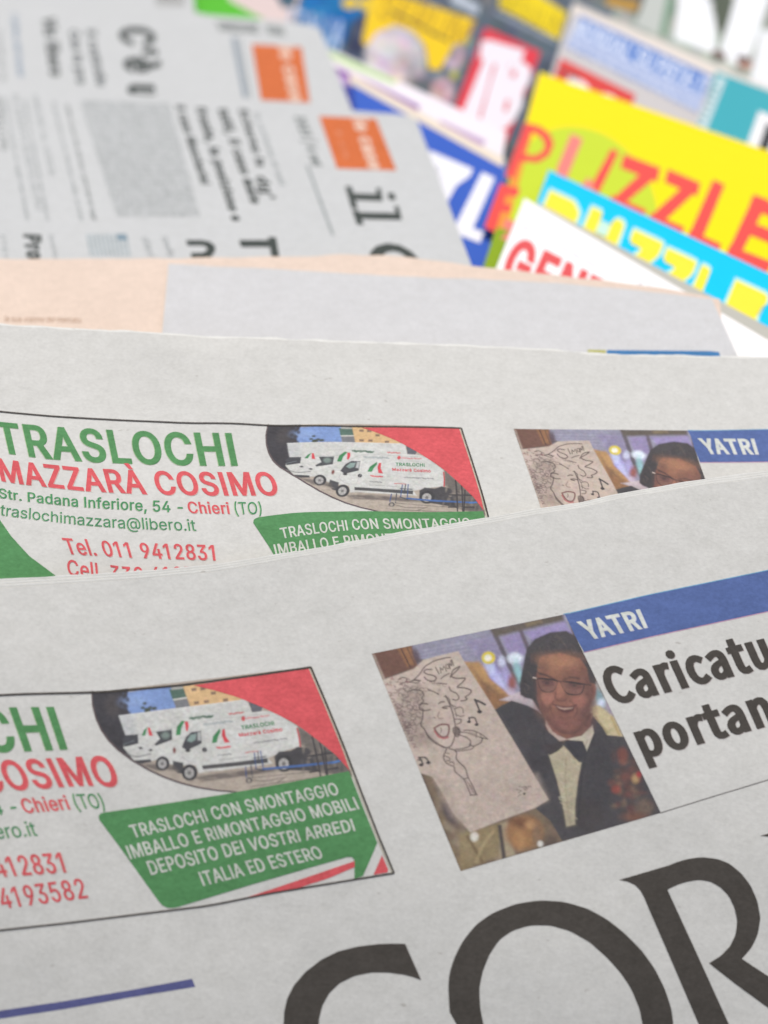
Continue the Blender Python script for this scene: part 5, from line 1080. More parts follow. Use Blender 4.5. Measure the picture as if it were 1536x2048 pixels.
def advert_print():
    pr = Print()
    vans(pr)
    top = cb([(-1300, 190), (-1000, 215), (-800, 205), (-445, 174), (0, 162), (120, 155), (450, 125), (800, 78), (1094, 35)])
    # upper rule: left part known from the second copy
    tB = B2A(np.array([(-30, 819), (0, 823), (100, 832), (200, 838), (312, 843), (420, 846)]))
    top = np.concatenate([tB, cb([(0, 161), (130, 154), (450, 125), (800, 78), (1094, 36)])])
    pr.line(top, 4.2, BLACK, 3.0, 120, 3)
    right = cb([(1094, 34), (1180, 235), (1260, 432), (1350, 668), (1430, 872), (1507, 1057)])
    pr.line(right, 3.6, BLACK, 3.2, 60)
    pr.line(right + np.array([-4.0, 1.2]), 2.0, ink((196, 186, 166)), 2.8, 60)
    bot = np.concatenate([[(-520, 1912), (-260, 1891)], cK([(0, 1915), (500, 1860), (1000, 1798), (1434, 1745)]), cb([(900, 1155), (1507, 1056)])])
    pr.line(bot, 3.6, BLACK, 3.4, 120)
    # red corner
    sw = cv([(590, 116), (700, 142), (840, 183), (980, 240), (1100, 298), (1190, 348), (1290, 423), (1400, 513), (1476, 600)])
    rt = cb([(1085, 40), (1170, 240), (1250, 440), (1285, 545)])
    tp = resample(np.array([sw[0], cb((1085, 40))]), 30)
    S1 = smooth_poly(sw, 50, 1)
    edge = np.concatenate([tp[:-1], resample(rt, 21)])
    pr.strip(S1, edge, RED, 2.0, 50)
    # green panel
    gp = cb([(43, 772), (50, 762), (64, 756), (200, 737), (350, 715), (500, 692), (650, 668), (800, 641), (1000, 604), (1150, 576), (1283, 551), (1310, 618), (1360, 748), (1424, 905), (1388, 990), (1352, 1070),
             (1310, 1084), (1311, 1010), (1308, 988), (1297, 976), (1275, 976), (1100, 1026), (800, 1113), (600, 1174), (440, 1223), (410, 1229), (382, 1228), (358, 1216), (342, 1198), (250, 1070), (150, 930), (45, 790)])
    pr.poly(gp, GREEN, 2.2, 26)
    pr.poly(cb([(770, 1178), (900, 1136), (1312, 996), (1312, 1026), (1180, 1082), (1000, 1140)]), RED, 2.2)
    pr.poly(cb([(1405, 1064), (1447, 968), (1478, 1040), (1474, 1052)]), RED, 2.2)
    pr.text("TRASLOCHI", cv([(858, 345), (1044, 317)]), cv([(862, 368), (1050, 342)]), ink((78, 136, 96)), 1.6, bx=.03, by=.02)
    pr.text("Mazzarà Cosimo", cv([(844, 388), (1090, 353)]), cv([(850, 408), (1096, 377)]), ink((206, 92, 98)), 1.6, bx=.03, by=.02)
    L = [("TRASLOCHI CON SMONTAGGIO", [(190, 820), (700, 706), (1214, 606)], [(216, 883), (730, 767), (1238, 666)]),
         ("IMBALLO E RIMONTAGGIO MOBILI", [(174, 921), (700, 805), (1308, 678)], [(200, 987), (730, 866), (1336, 738)]),
         ("DEPOSITO DEI VOSTRI ARREDI", [(276, 998), (800, 880), (1296, 786)], [(304, 1066), (820, 944), (1316, 846)]),
         ("ITALIA ED ESTERO", [(535, 1052), (840, 980), (1128, 920)], [(562, 1120), (860, 1046), (1160, 980)])]
    for t, a, b in L:
        pr.text(t, cb(a), cb(b), WHITE, 3.4, bx=.02, by=.009)
    # big type, left end known from the second copy
    def tb(t, a, b, col, **k):
        fr = ((1.6, 1.0), ink((222, 168, 160))) if col is RED else ((-1.2, 1.0), ink((168, 190, 150)))
        pr.text(t, a, b, col, 2.0, mp=B2A, fringe=fr, **k)
    tb("TRASLOCHI", [(-14, 842), (35, 847), (121, 854), (227, 860), (330, 864), (463, 866)],
       [(1, 905), (52, 912.5), (96, 918), (160, 922.6), (269, 928), (414, 931.5), (476, 931.5)], GREEN, bx=.026, by=.015)
    tb("MAZZARÀ COSIMO", [(-8, 915), (35, 922), (168, 936), (300, 941.5), (430, 944), (545, 944)],
       [(3, 962), (39, 968), (168, 982), (300, 989), (430, 991), (560, 991)], RED, bx=.024, by=.014)
    tb("Str. Padana Inferiore, 54 -", [(-3, 976), (55, 984), (176, 994), (290, 1000), (365, 1003)],
       [(-2, 995), (51, 1002.5), (160, 1014), (290, 1022), (366, 1025)], ink((80, 142, 98)), bx=.013, by=.005)
    tb("Chieri", [(373, 1003), (456, 1004.5)], [(378, 1026), (460, 1027.5)], RED, bx=.018, by=.007)
    tb("(TO)", [(467, 1004), (522, 1004)], [(472, 1028), (524, 1028)], ink((74, 140, 96)))
    tb("traslochimazzara@libero.it", [(2, 1008), (106, 1023), (200, 1031), (287, 1036), (389, 1039)],
       [(0, 1030), (78, 1040), (164, 1050), (254, 1057), (393, 1061.5)], ink((78, 138, 100)))
    tb("Tel. 011 9412831", [(123, 1075.5), (260, 1085), (427, 1090)], [(135, 1108), (258, 1115), (431, 1121)], RED, bx=.018, by=.007)
    a0, b0 = B2A(np.array([(133, 1118.5), (136, 1150)]))
    pr.text("Cell. 339 4193582", [a0, (-60, 1784), (163, 1756.5)], [b0, (-50, 1825), (177, 1796)], RED, 2.0, bx=.018, by=.007)
    gc = B2A(np.array([(-60, 990), (0, 1040), (23, 1073), (58.6, 1112), (111, 1151), (180, 1196), (150, 1240), (-60, 1240)]))
    pr.poly(gc, GREEN, 1.6)
    return pr


def ell_ring(pr, c, ro, ri, rot, col, t0=0, t1=360, off=(0, 0), n=120):
    t = np.radians(np.linspace(t0, t1, n))
    cs, sn = math.cos(rot), math.sin(rot)

    def e(c, r):
        u, v = r[0] * np.cos(t), r[1] * np.sin(t)
        return np.stack([c[0] + u * cs - v * sn, c[1] + u * sn + v * cs], 1)
    pr.strip(e(c, ro), e((c[0] + off[0], c[1] + off[1]), ri), col, 1.0, n)


def fit_ellipse(p):
    p = np.asarray(p, float)
    m = p.mean(0)
    q = (p - m) / 200
    x, y = q.T
    A = np.stack([x * x, x * y, y * y, x, y], 1)
    s = np.linalg.lstsq(A, np.ones(len(A)), rcond=None)[0]
    M = np.array([[s[0], s[1] / 2], [s[1] / 2, s[2]]])
    c = -np.linalg.solve(2 * M, s[3:])
    k = 1 + c @ M @ c
    w, U = np.linalg.eigh(M / k)
    return c * 200 + m, 200 / np.sqrt(w), U


def masthead_print():
    pr = Print()
    out = [(588, 500), (590, 460), (605, 410), (630, 360), (670, 310), (720, 275), (790, 248), (860, 238), (930, 242), (1000, 262), (1060, 295), (1110, 335), (1160, 385), (1200, 440), (1230, 500), (1250, 560), (1256, 610)]
    inn = [(680, 500), (690, 450), (710, 400), (740, 355), (780, 328), (830, 313), (890, 313), (950, 330), (1010, 365), (1060, 410), (1100, 455), (1130, 500), (1155, 560), (1165, 610)]
    # O: traced upper arch closed by the fitted oval below the picture
    o1 = c8(np.array([(592, 570), *out, (1256, 680), (1236, 760), (1180, 830), (1090, 868), (980, 868), (860, 836), (750, 776), (660, 690), (592, 570)]))
    i1 = c8(np.array([(692, 605), (683, 560), *inn, (1166, 670), (1140, 740), (1085, 785), (1000, 798), (910, 775), (820, 725), (745, 660), (692, 605)]))
    n = 260
    A, B = smooth_poly(o1, n, 4), smooth_poly(i1, n, 4)
    # match points by direction from the middle
    c = c8((920, 555))
    def byang(q):
        a = np.unwrap(np.arctan2(q[:, 1] - c[1], q[:, 0] - c[0]))
        return a, q
    aA, _ = byang(A); aB, _ = byang(B)
    t = np.linspace(0, 2 * math.pi, 240)
    def atang(a, q):
        s = 1 if a[-1] > a[0] else -1
        am = (a - a[0]) * s
        return np.stack([np.interp((t) , am, q[:, k], period=None) for k in (0, 1)], 1)
    PA = atang(aA, A)
    st = aA[0]
    s = 1 if aB[-1] > aB[0] else -1
    am = ((aB - st) * s) % (2 * math.pi)
    o = np.argsort(am)
    PB = np.stack([np.interp(t, am[o], B[o, k], period=2 * math.pi) for k in (0, 1)], 1)
    pr.strip(PA, PB, BLACK, 1.0, 240)
    # C
    co = [(460, 367), (420, 366.5), (380, 368), (320, 375), (260, 390), (210, 415), (165, 450), (130, 490), (110, 530), (101, 570), (99, 620), (110, 690), (150, 780), (230, 850), (340, 880), (460, 870)]
    ci = [(508, 475), (485, 467), (460, 460), (410, 453), (360, 453), (310, 463), (265, 485), (235, 515), (215, 550), (205, 590), (203, 630), (214, 690), (255, 750), (330, 790), (430, 795), (500, 780)]
    pr.strip(c8(co), c8(ci), BLACK, 1.0, 140)
    # R: stem, bowl, leg
    st_l = [(1094, 178), (1118, 183), (1140, 192), (1156, 207), (1170, 232), (1182, 262), (1255, 430), (1330, 605), (1420, 815)]
    st_r = [(1240, 135), (1243, 150), (1243, 165), (1242, 180), (1240, 195), (1238, 207), (1320, 385), (1420, 605), (1515, 815)]
    pr.strip(c8(st_l), c8(st_r), BLACK, 1.0, 60)
    bo = [(1236, 137), (1265, 125), (1300, 115), (1340, 110), (1385, 115), (1420, 128), (1455, 156), (1484, 193), (1504, 238), (1514, 290), (1506, 340), (1488, 378), (1458, 413)]
    bi = [(1238, 207), (1262, 195), (1290, 185), (1330, 178), (1365, 183), (1395, 200), (1420, 226), (1437, 262), (1445, 300), (1440, 340), (1424, 374), (1396, 403), (1361, 425)]
    pr.strip(smooth_poly(c8(bo), 80, 2), smooth_poly(c8(bi), 80, 2), BLACK, 1.15, 80)
    pr.strip(c8([(1361, 425), (1440, 487), (1540, 560), (1720, 680)]), c8([(1458, 411), (1500, 439), (1560, 478), (1760, 610)]), BLACK, 1.3, 40)
    # serif of the next R
    pr.strip(c8([(1513, 47), (1540, 50), (1562, 58), (1585, 82), (1600, 110), (1780, 520)]), c8([(1600, 22), (1640, 8), (1662, 5), (1668, 30), (1670, 60), (1875, 520)]), BLACK, 1.0, 40)
    return pr


def banner_print():
    pr = Print()
    top = np.concatenate([c6([(1015, 75)]), cT([(130, 345), (700, 212), (1536, 40)]), [(1760, 1092), (1900, 1062)]])
    bot = np.concatenate([cT([(240, 613), (700, 505), (1536, 325)]), [(1790, 1166), (1930, 1136)]])
    pr.strip(top, bot, BLUE, 1.0, 60)
    pr.line(top + np.array([0, -1.0]), 1.6, ink((120, 170, 200)), .9, 60)
    pr.line(bot + np.array([0, 1.0]), 1.6, ink((196, 150, 176)), .9, 60)
    pr.text("YATRI", cT([(184, 401), (630, 310)]), cT([(278, 527), (688, 440)]), ink((212, 213, 205)), 2.0, bx=.034, by=.02, face=TYPE_HUMANIST, fringe=((1.4, .9), ink((176, 176, 206))))
    return pr


def headline_print():
    pr = Print()
    pr.text("Caricatu", cT([(333, 738), (1478, 456)]), cT([(452, 990), (1592, 714)]), BLACK, 1.3, bx=.041, by=.024, face=TYPE_HUMANIST, fringe=((1.3, .8), ink((172, 160, 156))))
    pr.text("portand", cT([(560, 1123), (1674, 806)]), cT([(668, 1366), (1790, 1070)]), BLACK, 1.3, bx=.041, by=.024, face=TYPE_HUMANIST, fringe=((1.3, .8), ink((172, 160, 156))))
    pr.line([(1320.5, 1626), (1430, 1592), (1536, 1560), (1700, 1510), (1880, 1455)], 2.0, ink((110, 106, 104)), 1.0, 40)
    return pr


def rule_print():
    pr = Print()
    c = crop(0, 1880, 3.072)
    pr.strip(np.concatenate([[(-250, 2070)], c([(0, 434), (400, 375), (800, 308), (1180, 238)])]), np.concatenate([[(-248, 2088)], c([(0, 484), (400, 424), (800, 353), (1200, 288)])]), ink((94, 96, 140)), 1.0, 60)
    return pr


# ------------------------------------------------------------------ build a newspaper
def root_at(name, px, D, label, cat, group=None):
    o = bpy.data.objects.new(name, None)
    o.empty_display_size = .02
    o.location = Vector(world_pt(np.array(px, float), D(np.array(px, float))).tolist())
    link(o, None, label, cat, group)
    return o, np.array(o.location)


adv, pho, ban, hea, mas, rul = advert_print(), photo_print(), banner_print(), headline_print(), masthead_print(), rule_print()

EA = np.array([(-420, 1176), (0, 1158), (111, 1152), (286, 1141.6), (430, 1128.6), (542, 1110.5), (650, 1093), (746, 1075), (800, 1064), (975, 1035), (1078, 1016.4), (1155, 1006), (1207, 994), (1241, 986), (1408, 957.5), (1536, 941), (1960, 876)], float)
OFF = np.interp(EA[:, 0], [0, 300, 600, 1000, 1200, 1536], [18, 16, 13, 13, 12, 14])


def stack(root, org, edge, off, bottom, D, n, mat, thick, prefix_jit=.8, groove=.15):
    """The pages under the front page, each peeping out a little above the one before."""
    parts = []
    for k in range(n):
        f = (k + 1) / n
        e = edge.copy()
        e[:, 1] += off * (1 - f)
        ww = max(float(np.mean(off)) / n, 1.0)

        def Dk(p, k=k, e=e, ww=ww):              # the fold of each page stands up and drops into the crease before the next
            t = np.clip((p[..., 1] - np.interp(p[..., 0], e[:, 0], e[:, 1]) - .25 * ww) / (1.1 * ww), 0, 1)
            return D(p) + .22 * (k + 1) + groove * t * t * (3 - 2 * t)
        o = sheet_mesh('inner_page', e, bottom, Dk, .1 if k < n - 1 else thick, [mat], 170, 44, org, 3, prefix_jit, 2.4)
        link(o, root)
        parts.append(o)
    return parts


GROUP_L = 'copies of the local paper with the van advert'
rootA, oA = root_at('newspaper', (768, 2300), D_A, 'nearest newspaper, with big black masthead letters and the whole photo under a blue bar', 'newspaper', GROUP_L)
botA = np.array([(-620, 2420), (0, 2390), (768, 2370), (1536, 2350), (2150, 2330)], float)
eA0 = EA.copy(); eA0[:, 1] += OFF
pageA = link(sheet_mesh('front_page', eA0, botA, D_A, .1, [M_NEWS], 170, 110, oA, 3, .9), rootA)
stack(rootA, oA, EA, OFF, botA, D_A, 3, M_NEWS_EDGE_LIT, 1.2, 1.0)
adv.build('advert', D_A, M_INK, pageA, oA * 0)
pho.build('photograph', D_A, M_PHOTO, pageA, oA * 0)
ban.build('banner', D_A, M_INK, pageA, oA * 0)
hea.build('headline', D_A, M_INK, pageA, oA * 0)
mas.build('masthead', D_A, M_INK, pageA, oA * 0)
rul.build('rule', D_A, M_INK, pageA, oA * 0)

EB = np.array([(-420, 636), (0, 647), (156, 657), (332, 665), (390, 672), (508, 674), (695, 682), (890, 688), (1100, 698), (1209, 708), (1444, 712), (1536, 714), (1960, 720)], float)
rootB, oB = root_at('newspaper', (768, 1500), D_B, 'newspaper half covered by the nearest one, its van advert cut off at the phone numbers', 'newspaper', GROUP_L)
botB = np.array([(-560, 1700), (0, 1690), (768, 1660), (1536, 1640), (2060, 1620)], float)
OFB = np.full(len(EB), 3.0)
eB0 = EB.copy(); eB0[:, 1] += OFB
pageB = link(sheet_mesh('front_page', eB0, botB, D_B, .1, [M_NEWS], 150, 110, oB, 3, 2.0), rootB)
stack(rootB, oB, EB, OFB, botB, D_B, 2, M_NEWS_EDGE_LIT, 1.0, 2.0, 0.0)
for pr, nm in ((adv, 'advert'), (pho, 'photograph'), (ban, 'banner')):
    pr.build(nm, D_B, M_PHOTO if nm == 'photograph' else M_INK, pageB, oB * 0, mp=A2B)


def fix(o, org):                              # printed parts are written in world space: bring them under the thing's base
    for ch in o.children:
        ch.data.transform(Matrix.Translation(Vector((-org).tolist())))


fix(pageA, oA); fix(pageB, oB)


# ------------------------------------------------------------------ salmon paper and the pale sheet on it
EP = np.array([(-420, 522), (0, 518), (330, 517), (480, 514), (600, 513), (715, 508), (832, 515), (930, 530), (1100, 549), (1250, 566), (1380, 585), (1440, 598)], float)
rootP, oP = root_at('newspaper', (400, 800), D_P, 'salmon pink newspaper peeping out behind the white van advert', 'newspaper')
bP = np.array([(-420, 900), (300, 900), (900, 900), (1460, 900)], float)
pageP = link(sheet_mesh('front_page', EP, bP, D_P, .12, [M_PEACH], 120, 40, oP, 3, 1.5), rootP)
link(sheet_mesh('inner_page', EP + [0, 2], bP, lambda p: D_P(p) + .3, 1.2, [M_PEACH], 120, 30, oP, 3, 2.5), rootP)
pt = Print()
pt.text("la sua visione del mercato", [(10, 631), (162, 634)], [(10, 643), (162, 646)], lin((178, 140, 112)) * .8, 1.0)
pt.build('small_print', D_P, M_INK, pageP, oP)

rootW, oW = root_at('newspaper', (900, 800), D_W, 'folded pale grey blank newspaper sheet lying on the salmon pink paper', 'newspaper')
EW = np.array([(337, 527), (430, 533), (500, 535), (600, 541), (695, 547), (851, 555), (930, 557), (1100, 565), (1170, 571), (1280, 581), (1366, 591), (1424, 598)], float)
bW = np.array([(305, 880), (700, 880), (1100, 890), (1560, 900)], float)
pageW = link(sheet_mesh('front_page', EW, bW, D_W, .12, [M_WHITEPAGE], 120, 40, oW, 2, 1.0), rootW)
pt = Print()
pt.poly([(1214, 700), (1300, 701), (1420, 702), (1438, 704), (1444, 722), (1212, 722)], lin((84, 146, 204)) * .66, 1.0)
pt.poly([(1176, 699), (1212, 700), (1210, 720), (1172, 720)], lin((205, 205, 130)) * .7, 1.0)
pt.build('printed_band', D_W, M_INK, pageW, oW)


# ------------------------------------------------------------------ the two national papers with the orange block
def rot_text(pr, t, x0, y0, x1, y1, h, col, layer=1.0, bx=0.0, by=0.0, slant=.04):
    """Type running down the picture; its tops point to the right."""
    pr.text(t, [(x0 + h, y0 + h * slant), (x1 + h, y1 + h * slant)], [(x0, y0), (x1, y1)], col, layer, bx=bx, by=by if by else bx * .5, edge=40)


def gink(c): return np.clip(lin(c) / lin((212, 215, 216)) * np.array([.505, .53, .535]), .01, .9)


GK, GM, GL = gink((80, 86, 83)), gink((130, 136, 134)), gink((168, 174, 175))
ORANGE = gink((226, 122, 72))

rootG, oG = root_at('newspaper', (300, 700), D_G1, 'upper sideways newspaper with an orange block, large black letters il below it', 'newspaper', 'national papers turned sideways')
EG = np.array([(-420, 172), (0, 172), (140, 186), (330, 197), (480, 212), (640, 222), (770, 231), (822, 236), (834, 242)], float)
bG = np.array([(-420, 640), (0, 640), (400, 640), (700, 640), (990, 655)], float)
pageG = link(sheet_mesh('front_page', EG, bG, D_G1, .12, [M_NEWS_COOL], 120, 60, oG, 2, .8), rootG)
for k in range(3):
    link(sheet_mesh('inner_page', EG + [-2.0 - k, -2.0 - 1.5 * k], bG, lambda p, k=k: D_G1(p) + .3 * (k + 1), .2 if k < 2 else 3.0, [M_NEWS_COOL], 100, 30, oG, 2, 1.0), rootG)
pr = Print()
pr.poly([(638, 232), (752, 237), (793, 341), (674, 337)], ORANGE, 1.0, 60)
rot_text(pr, "le case", 704, 238, 738, 338, 30, gink((246, 216, 198)), 2.0, .05)
rot_text(pr, "la", 672, 262, 690, 316, 10, gink((230, 150, 115)), 2.0)
pr.build('price_block', D_G1, M_INK, pageG, oG, step=.1)
pr = Print()
# il: slab letters drawn as bars, then the start of the next letter
def bar(pts): pr.poly(pts, GK, 1.0, 60)
bar([(690, 372), (703, 373), (716, 418), (703, 417)])
bar([(700, 386), (760, 388), (764, 402), (704, 400)])
bar([(752, 376), (761, 376), (766, 402), (756, 402)])
bar([(774, 386), (788, 386), (792, 400), (779, 400)])
bar([(704, 420), (717, 421), (728, 450), (714, 449)])
bar([(712, 424), (798, 426), (802, 440), (717, 438)])
bar([(788, 412), (797, 412), (804, 438), (795, 438)])
pr.strip([(738, 522), (740, 505), (752, 492), (775, 486), (800, 490), (822, 502), (842, 522), (850, 545)], [(764, 524), (764, 513), (772, 505), (785, 502), (800, 505), (810, 512), (818, 524), (822, 545)], GK, 1.0, 40)
pr.build('nameplate', D_G1, M_INK, pageG, oG, step=.12)
pr = Print()
for t, x0, y0, x1, y1, h, c, b in [("Il caso Mascherini", 350, 210, 402, 368, 20, GK, .05), ("fronte, la posizione e", 390, 213, 464, 442, 22, GK, .055), ("tutti, il caso male", 434, 216, 502, 407, 22, GK, .055), ("Scherno la", 476, 217, 514, 332, 19, GK, .045), ("dg'", 510, 352, 526, 396, 26, GK, .04),
                                   ("la conferma di tutti", 508, 226, 560, 370, 11, GL, .03), ("2023 | 4 set", 588, 232, 626, 332, 22, GM, .05)]:
    rot_text(pr, t, x0, y0, x1, y1, h, c, 1.0, b)
pr.build('summary', D_G1, M_INK, pageG, oG, step=.12)
pr = Print()
pr.poly([(536, 474), (552, 474), (560, 520), (544, 520)], GK, 1.0, 40)
pr.poly([(478, 480), (538, 480), (541, 494), (482, 494)], GK, 1.1, 40)
pr.build('headline', D_G1, M_INK, pageG, oG, step=.12)
pr = Print()
pr.strip([(372, 480), (402, 480), (420, 483), (430, 492), (431, 502), (420, 516), (384, 518)], [(375, 491), (402, 491), (409, 492), (414, 496), (413, 501), (406, 505), (381, 506)], GK, 1.0, 30)
pr.build('headline', D_G1, M_INK, pageG, oG, step=.12)
pr = Print()
rot_text(pr, "Pro", 46, 468, 54, 518, 36, GK, 1.0, .06)
pr.build('headline', D_G1, M_INK, pageG, oG, step=.12)
pr = Print()
for t, x0, y0, x1, y1, h, c, b in [("bandiere e citta", -8, 195, 4, 300, 12, GM, .01), ("IN ARRIVO SUBITO DI PIU", 24, 188, 72, 420, 12, GL, 0), ("AMORE AL VERDE", 64, 188, 100, 352, 11, GL, 0), ("delle cose che dicono i giornali di oggi", 130, 208, 186, 440, 9, GM, .01),
                                   ("il governo e la riforma della scuola", 104, 204, 160, 440, 8, GL, .02), ("tutte le notizie di oggi dal mondo", 6, 196, 52, 440, 8, GL, .02), ("lettere e commenti dei lettori", 46, 200, 92, 440, 8, GL, .02), ("pp", 3, 470, 10, 516, 9, GL, 0), ("quanto", 98, 470, 108, 516, 10, GL, 0), ("dieci", 282, 474, 296, 512, 16, GL, 0), ("novita", 322, 474, 336, 512, 16, GL, 0)]:
    rot_text(pr, t, x0, y0, x1, y1, h, c, 1.0, b)
pr.build('body_text', D_G1, M_INK, pageG, oG, step=.12)
pr = Print()
pr.poly([(611, 330), (617, 330), (669, 470), (663, 470)], GL, 1.0)
pr.build('column_rule', D_G1, M_INK, pageG, oG, step=.12)
pr = Print()
r_ = random.Random(2)
for k in range(26):                               # small grey columns
    f = k / 25
    xa = 160 + f * 172
    for j in range(22):
        g0, g1 = j / 22, (j + r_.uniform(.82, 1.0)) / 22
        a = np.array([xa, 200 + f * 6]); b = np.array([xa + 64 + (1 - f) * 10, 434])
        p0, p1 = a + (b - a) * g0, a + (b - a) * g1
        q = np.array([4.6, 0])
        cc = gink(tuple(np.array((192, 196, 197)) + r_.uniform(-14, 10)))
        pr.add([p0, p0 + q, p1 + q, p1], [(0, 1, 2, 3)], cc, 1.0)
for k in range(10):
    xa = 172 + k * 8.4
    pr.add([(xa, 468), (xa + 5.6, 468), (xa + 14, 512), (xa + 8.4, 512)], [(0, 1, 2, 3)], gink((184, 194, 198)), 1.0)
pr.poly([(232, 468), (252, 468), (256, 480), (236, 480)], gink((140, 162, 176)), 1.5)
pr.build('text_columns', D_G1, M_INK, pageG, oG, step=.12)

rootH, oH = root_at('newspaper', (300, 330), D_G2, 'sideways newspaper with an orange block, behind the other, huge headline starting with C', 'newspaper', 'national papers turned sideways')
EH = np.array([(-420, 30), (0, 12), (150, 20), (375, 24), (420, 34), (540, 43), (620, 52), (640, 58)], float)
bH = np.array([(-420, 340), (0, 340), (400, 345), (760, 360)], float)
pageH = link(sheet_mesh('front_page', EH, bH, D_G2, .12, [M_NEWS_COOL], 110, 40, oH, 2, .8), rootH)
for k in range(2):
    link(sheet_mesh('inner_page', EH + [-2.0 - k, -2.0 - 1.5 * k], bH, lambda p, k=k: D_G2(p) + .3 * (k + 1), .2 if k < 1 else 3.0, [M_NEWS_COOL], 90, 24, oH, 2, 1.0), rootH)
pr = Print()
pr.poly([(503, 88), (603, 94), (620, 205), (522, 200)], ORANGE, 1.0, 60)
rot_text(pr, "le case", 556, 92, 580, 202, 30, gink((244, 210, 190)), 2.0, .05)
pr.build('price_block', D_G2, M_INK, pageH, oH, step=.12)
pr = Print()
rot_text(pr, "C'è u", 236, 52, 258, 196, 72, GK, 1.0, .06, .02)
pr.build('headline', D_G2, M_INK, pageH, oH, step=.12)
pr = Print()
rot_text(pr, "Vis libero", 84, 34, 100, 152, 27, GK, 1.0, .05)
rot_text(pr, "Il controllo", 172, 60, 194, 172, 20, gink((92, 98, 98)), 1.0, .04)
rot_text(pr, "Con le pro", 138, 60, 154, 168, 20, gink((92, 98, 98)), 1.0, .04)
pr.build('summary', D_G2, M_INK, pageH, oH, step=.12)
pr = Print()
rot_text(pr, "l'ultima del lunedi", 22, 28, 36, 152, 13, gink((128, 152, 178)), 1.0, .02)
rot_text(pr, "3 punti da 10", -6, 60, 2, 160, 10, GM, 1.0)
pr.build('body_text', D_G2, M_INK, pageH, oH, step=.12)
pr = Print()
pr.poly([(462, 74), (474, 75), (496, 196), (486, 195)], gink((160, 170, 180)), 1.0, 40)
pr.poly([(478, 75), (481, 75), (503, 196), (499, 196)], GL, 1.0, 40)
pr.build('column_rule', D_G2, M_INK, pageH, oH, step=.12)
pr = Print()
pr.text("DIREZIONE", [(432, 42), (514, 48)], [(440, 62), (518, 68)], GM, 1.0, bx=.05, by=.05)
pr.text("ROMA", [(530, 49), (566, 52)], [(538, 69), (572, 72)], GM, 1.0, bx=.05, by=.05)
pr.build('date_line', D_G2, M_INK, pageH, oH, step=.12)

rootI, oI = root_at('newspaper', (150, 120), D_G3, 'pale newspaper at the very back of the sideways stack, only its edge showing', 'newspaper')
pageI = link(sheet_mesh('front_page', [(-420, -150), (0, -130), (372, -100), (376, -96)], [(-420, 150), (0, 150), (300, 150), (405, 150)], D_G3, 2.0, [M_NEWS_COOL], 60, 30, oI, 2), rootI)
pr = Print()
for k in range(18):
    x = 312 + k * 3.2
    pr.add([(x, -40), (x + r_.uniform(1, 2.2), -40), (x + 2, 12), (x + .6, 12)], [(0, 1, 2, 3)], gink((130, 128, 122)), 1.0)
pr.build('bar_code', D_G3, M_INK, pageI, oI, step=.12)


# ------------------------------------------------------------------ magazines
def magazine(label, k, quad, mat, thick=2.4, group=None, ns=60, nt=60):
    """quad: top left, top right, bottom right, bottom left."""
    D = D_M(k)
    q = np.array(quad, float)
    root, org = root_at('magazine', q[3], D, label, 'magazine', group)
    cover = sheet_mesh('cover', resample(q[[0, 1]], 20), resample(q[[3, 2]], 20), D, .25, [mat, M_PAGES], ns, nt, org, 0)
    link(cover, root)
    pages = sheet_mesh('page_block', resample(q[[0, 1]], 20) + [1.0, 1.5], resample(q[[3, 2]], 20), lambda p: D(p) + .26, thick, [M_PAGES], 40, 40, org, 0)
    link(pages, root)
    return D, cover, org


def GLS(c): return gloss(c)


# puzzle magazine in cyan under the grey one, white weekly on top
MG = 'magazines overlapping in the rack'
D, cov, o = magazine('white weekly magazine with red capitals, topmost of the fan of magazines', 0, [(1049, 396), (1700, 776), (1560, 1000), (930, 690)], coat_mat('white_cover', (255, 255, 255)), group=MG)
pr = Print()
pr.text("GENTE", [(1034, 470), (1270, 592)], [(996, 558), (1232, 680)], GLS((230, 96, 98)), 1.0, bx=.05, by=.03)
pr.build('title_lettering', D, M_COAT, cov, o, step=.08)
pr = Print()
pr.text("oggi in edicola la rivista delle notizie", [(1046, 446), (1194, 529)], [(1042, 453), (1190, 536)], GLS((190, 200, 222)), 1.0)
pr.text("n. 38", [(1282, 560), (1312, 580)], [(1274, 574), (1304, 594)], GLS((150, 155, 165)), 1.0)
pr.build('small_print', D, M_COAT, cov, o, step=.08)

D, cov, o = magazine('plain grey-beige magazine wedged between the white weekly and the cyan one', 1, [(1074, 405), (1790, 790), (1640, 1000), (1000, 640)], coat_mat('grey_cover', (192, 192, 182)), group=MG)

D, cov, o = magazine('cyan puzzle magazine with yellow bubble capitals, half under the plain grey one', 2, [(1098, 340), (1830, 684), (1740, 960), (1010, 580)], coat_mat('cyan_cover', (6, 206, 252)), group=MG)
pr = Print()
YL, PALE = GLS((252, 238, 70)), GLS((206, 246, 226))
def blob(pts, col, lay): pr.poly(smooth_poly(np.array(list(pts) + [pts[0]]), len(pts) * 4, 2)[:-1], col, lay, 40)
def letter(pts):
    p = np.array(pts, float)
    c = p.mean(0)
    d = p - c
    blob(p + d / np.linalg.norm(d, axis=1)[:, None] * 6, PALE, 1.0)
    blob(p, YL, 2.0)
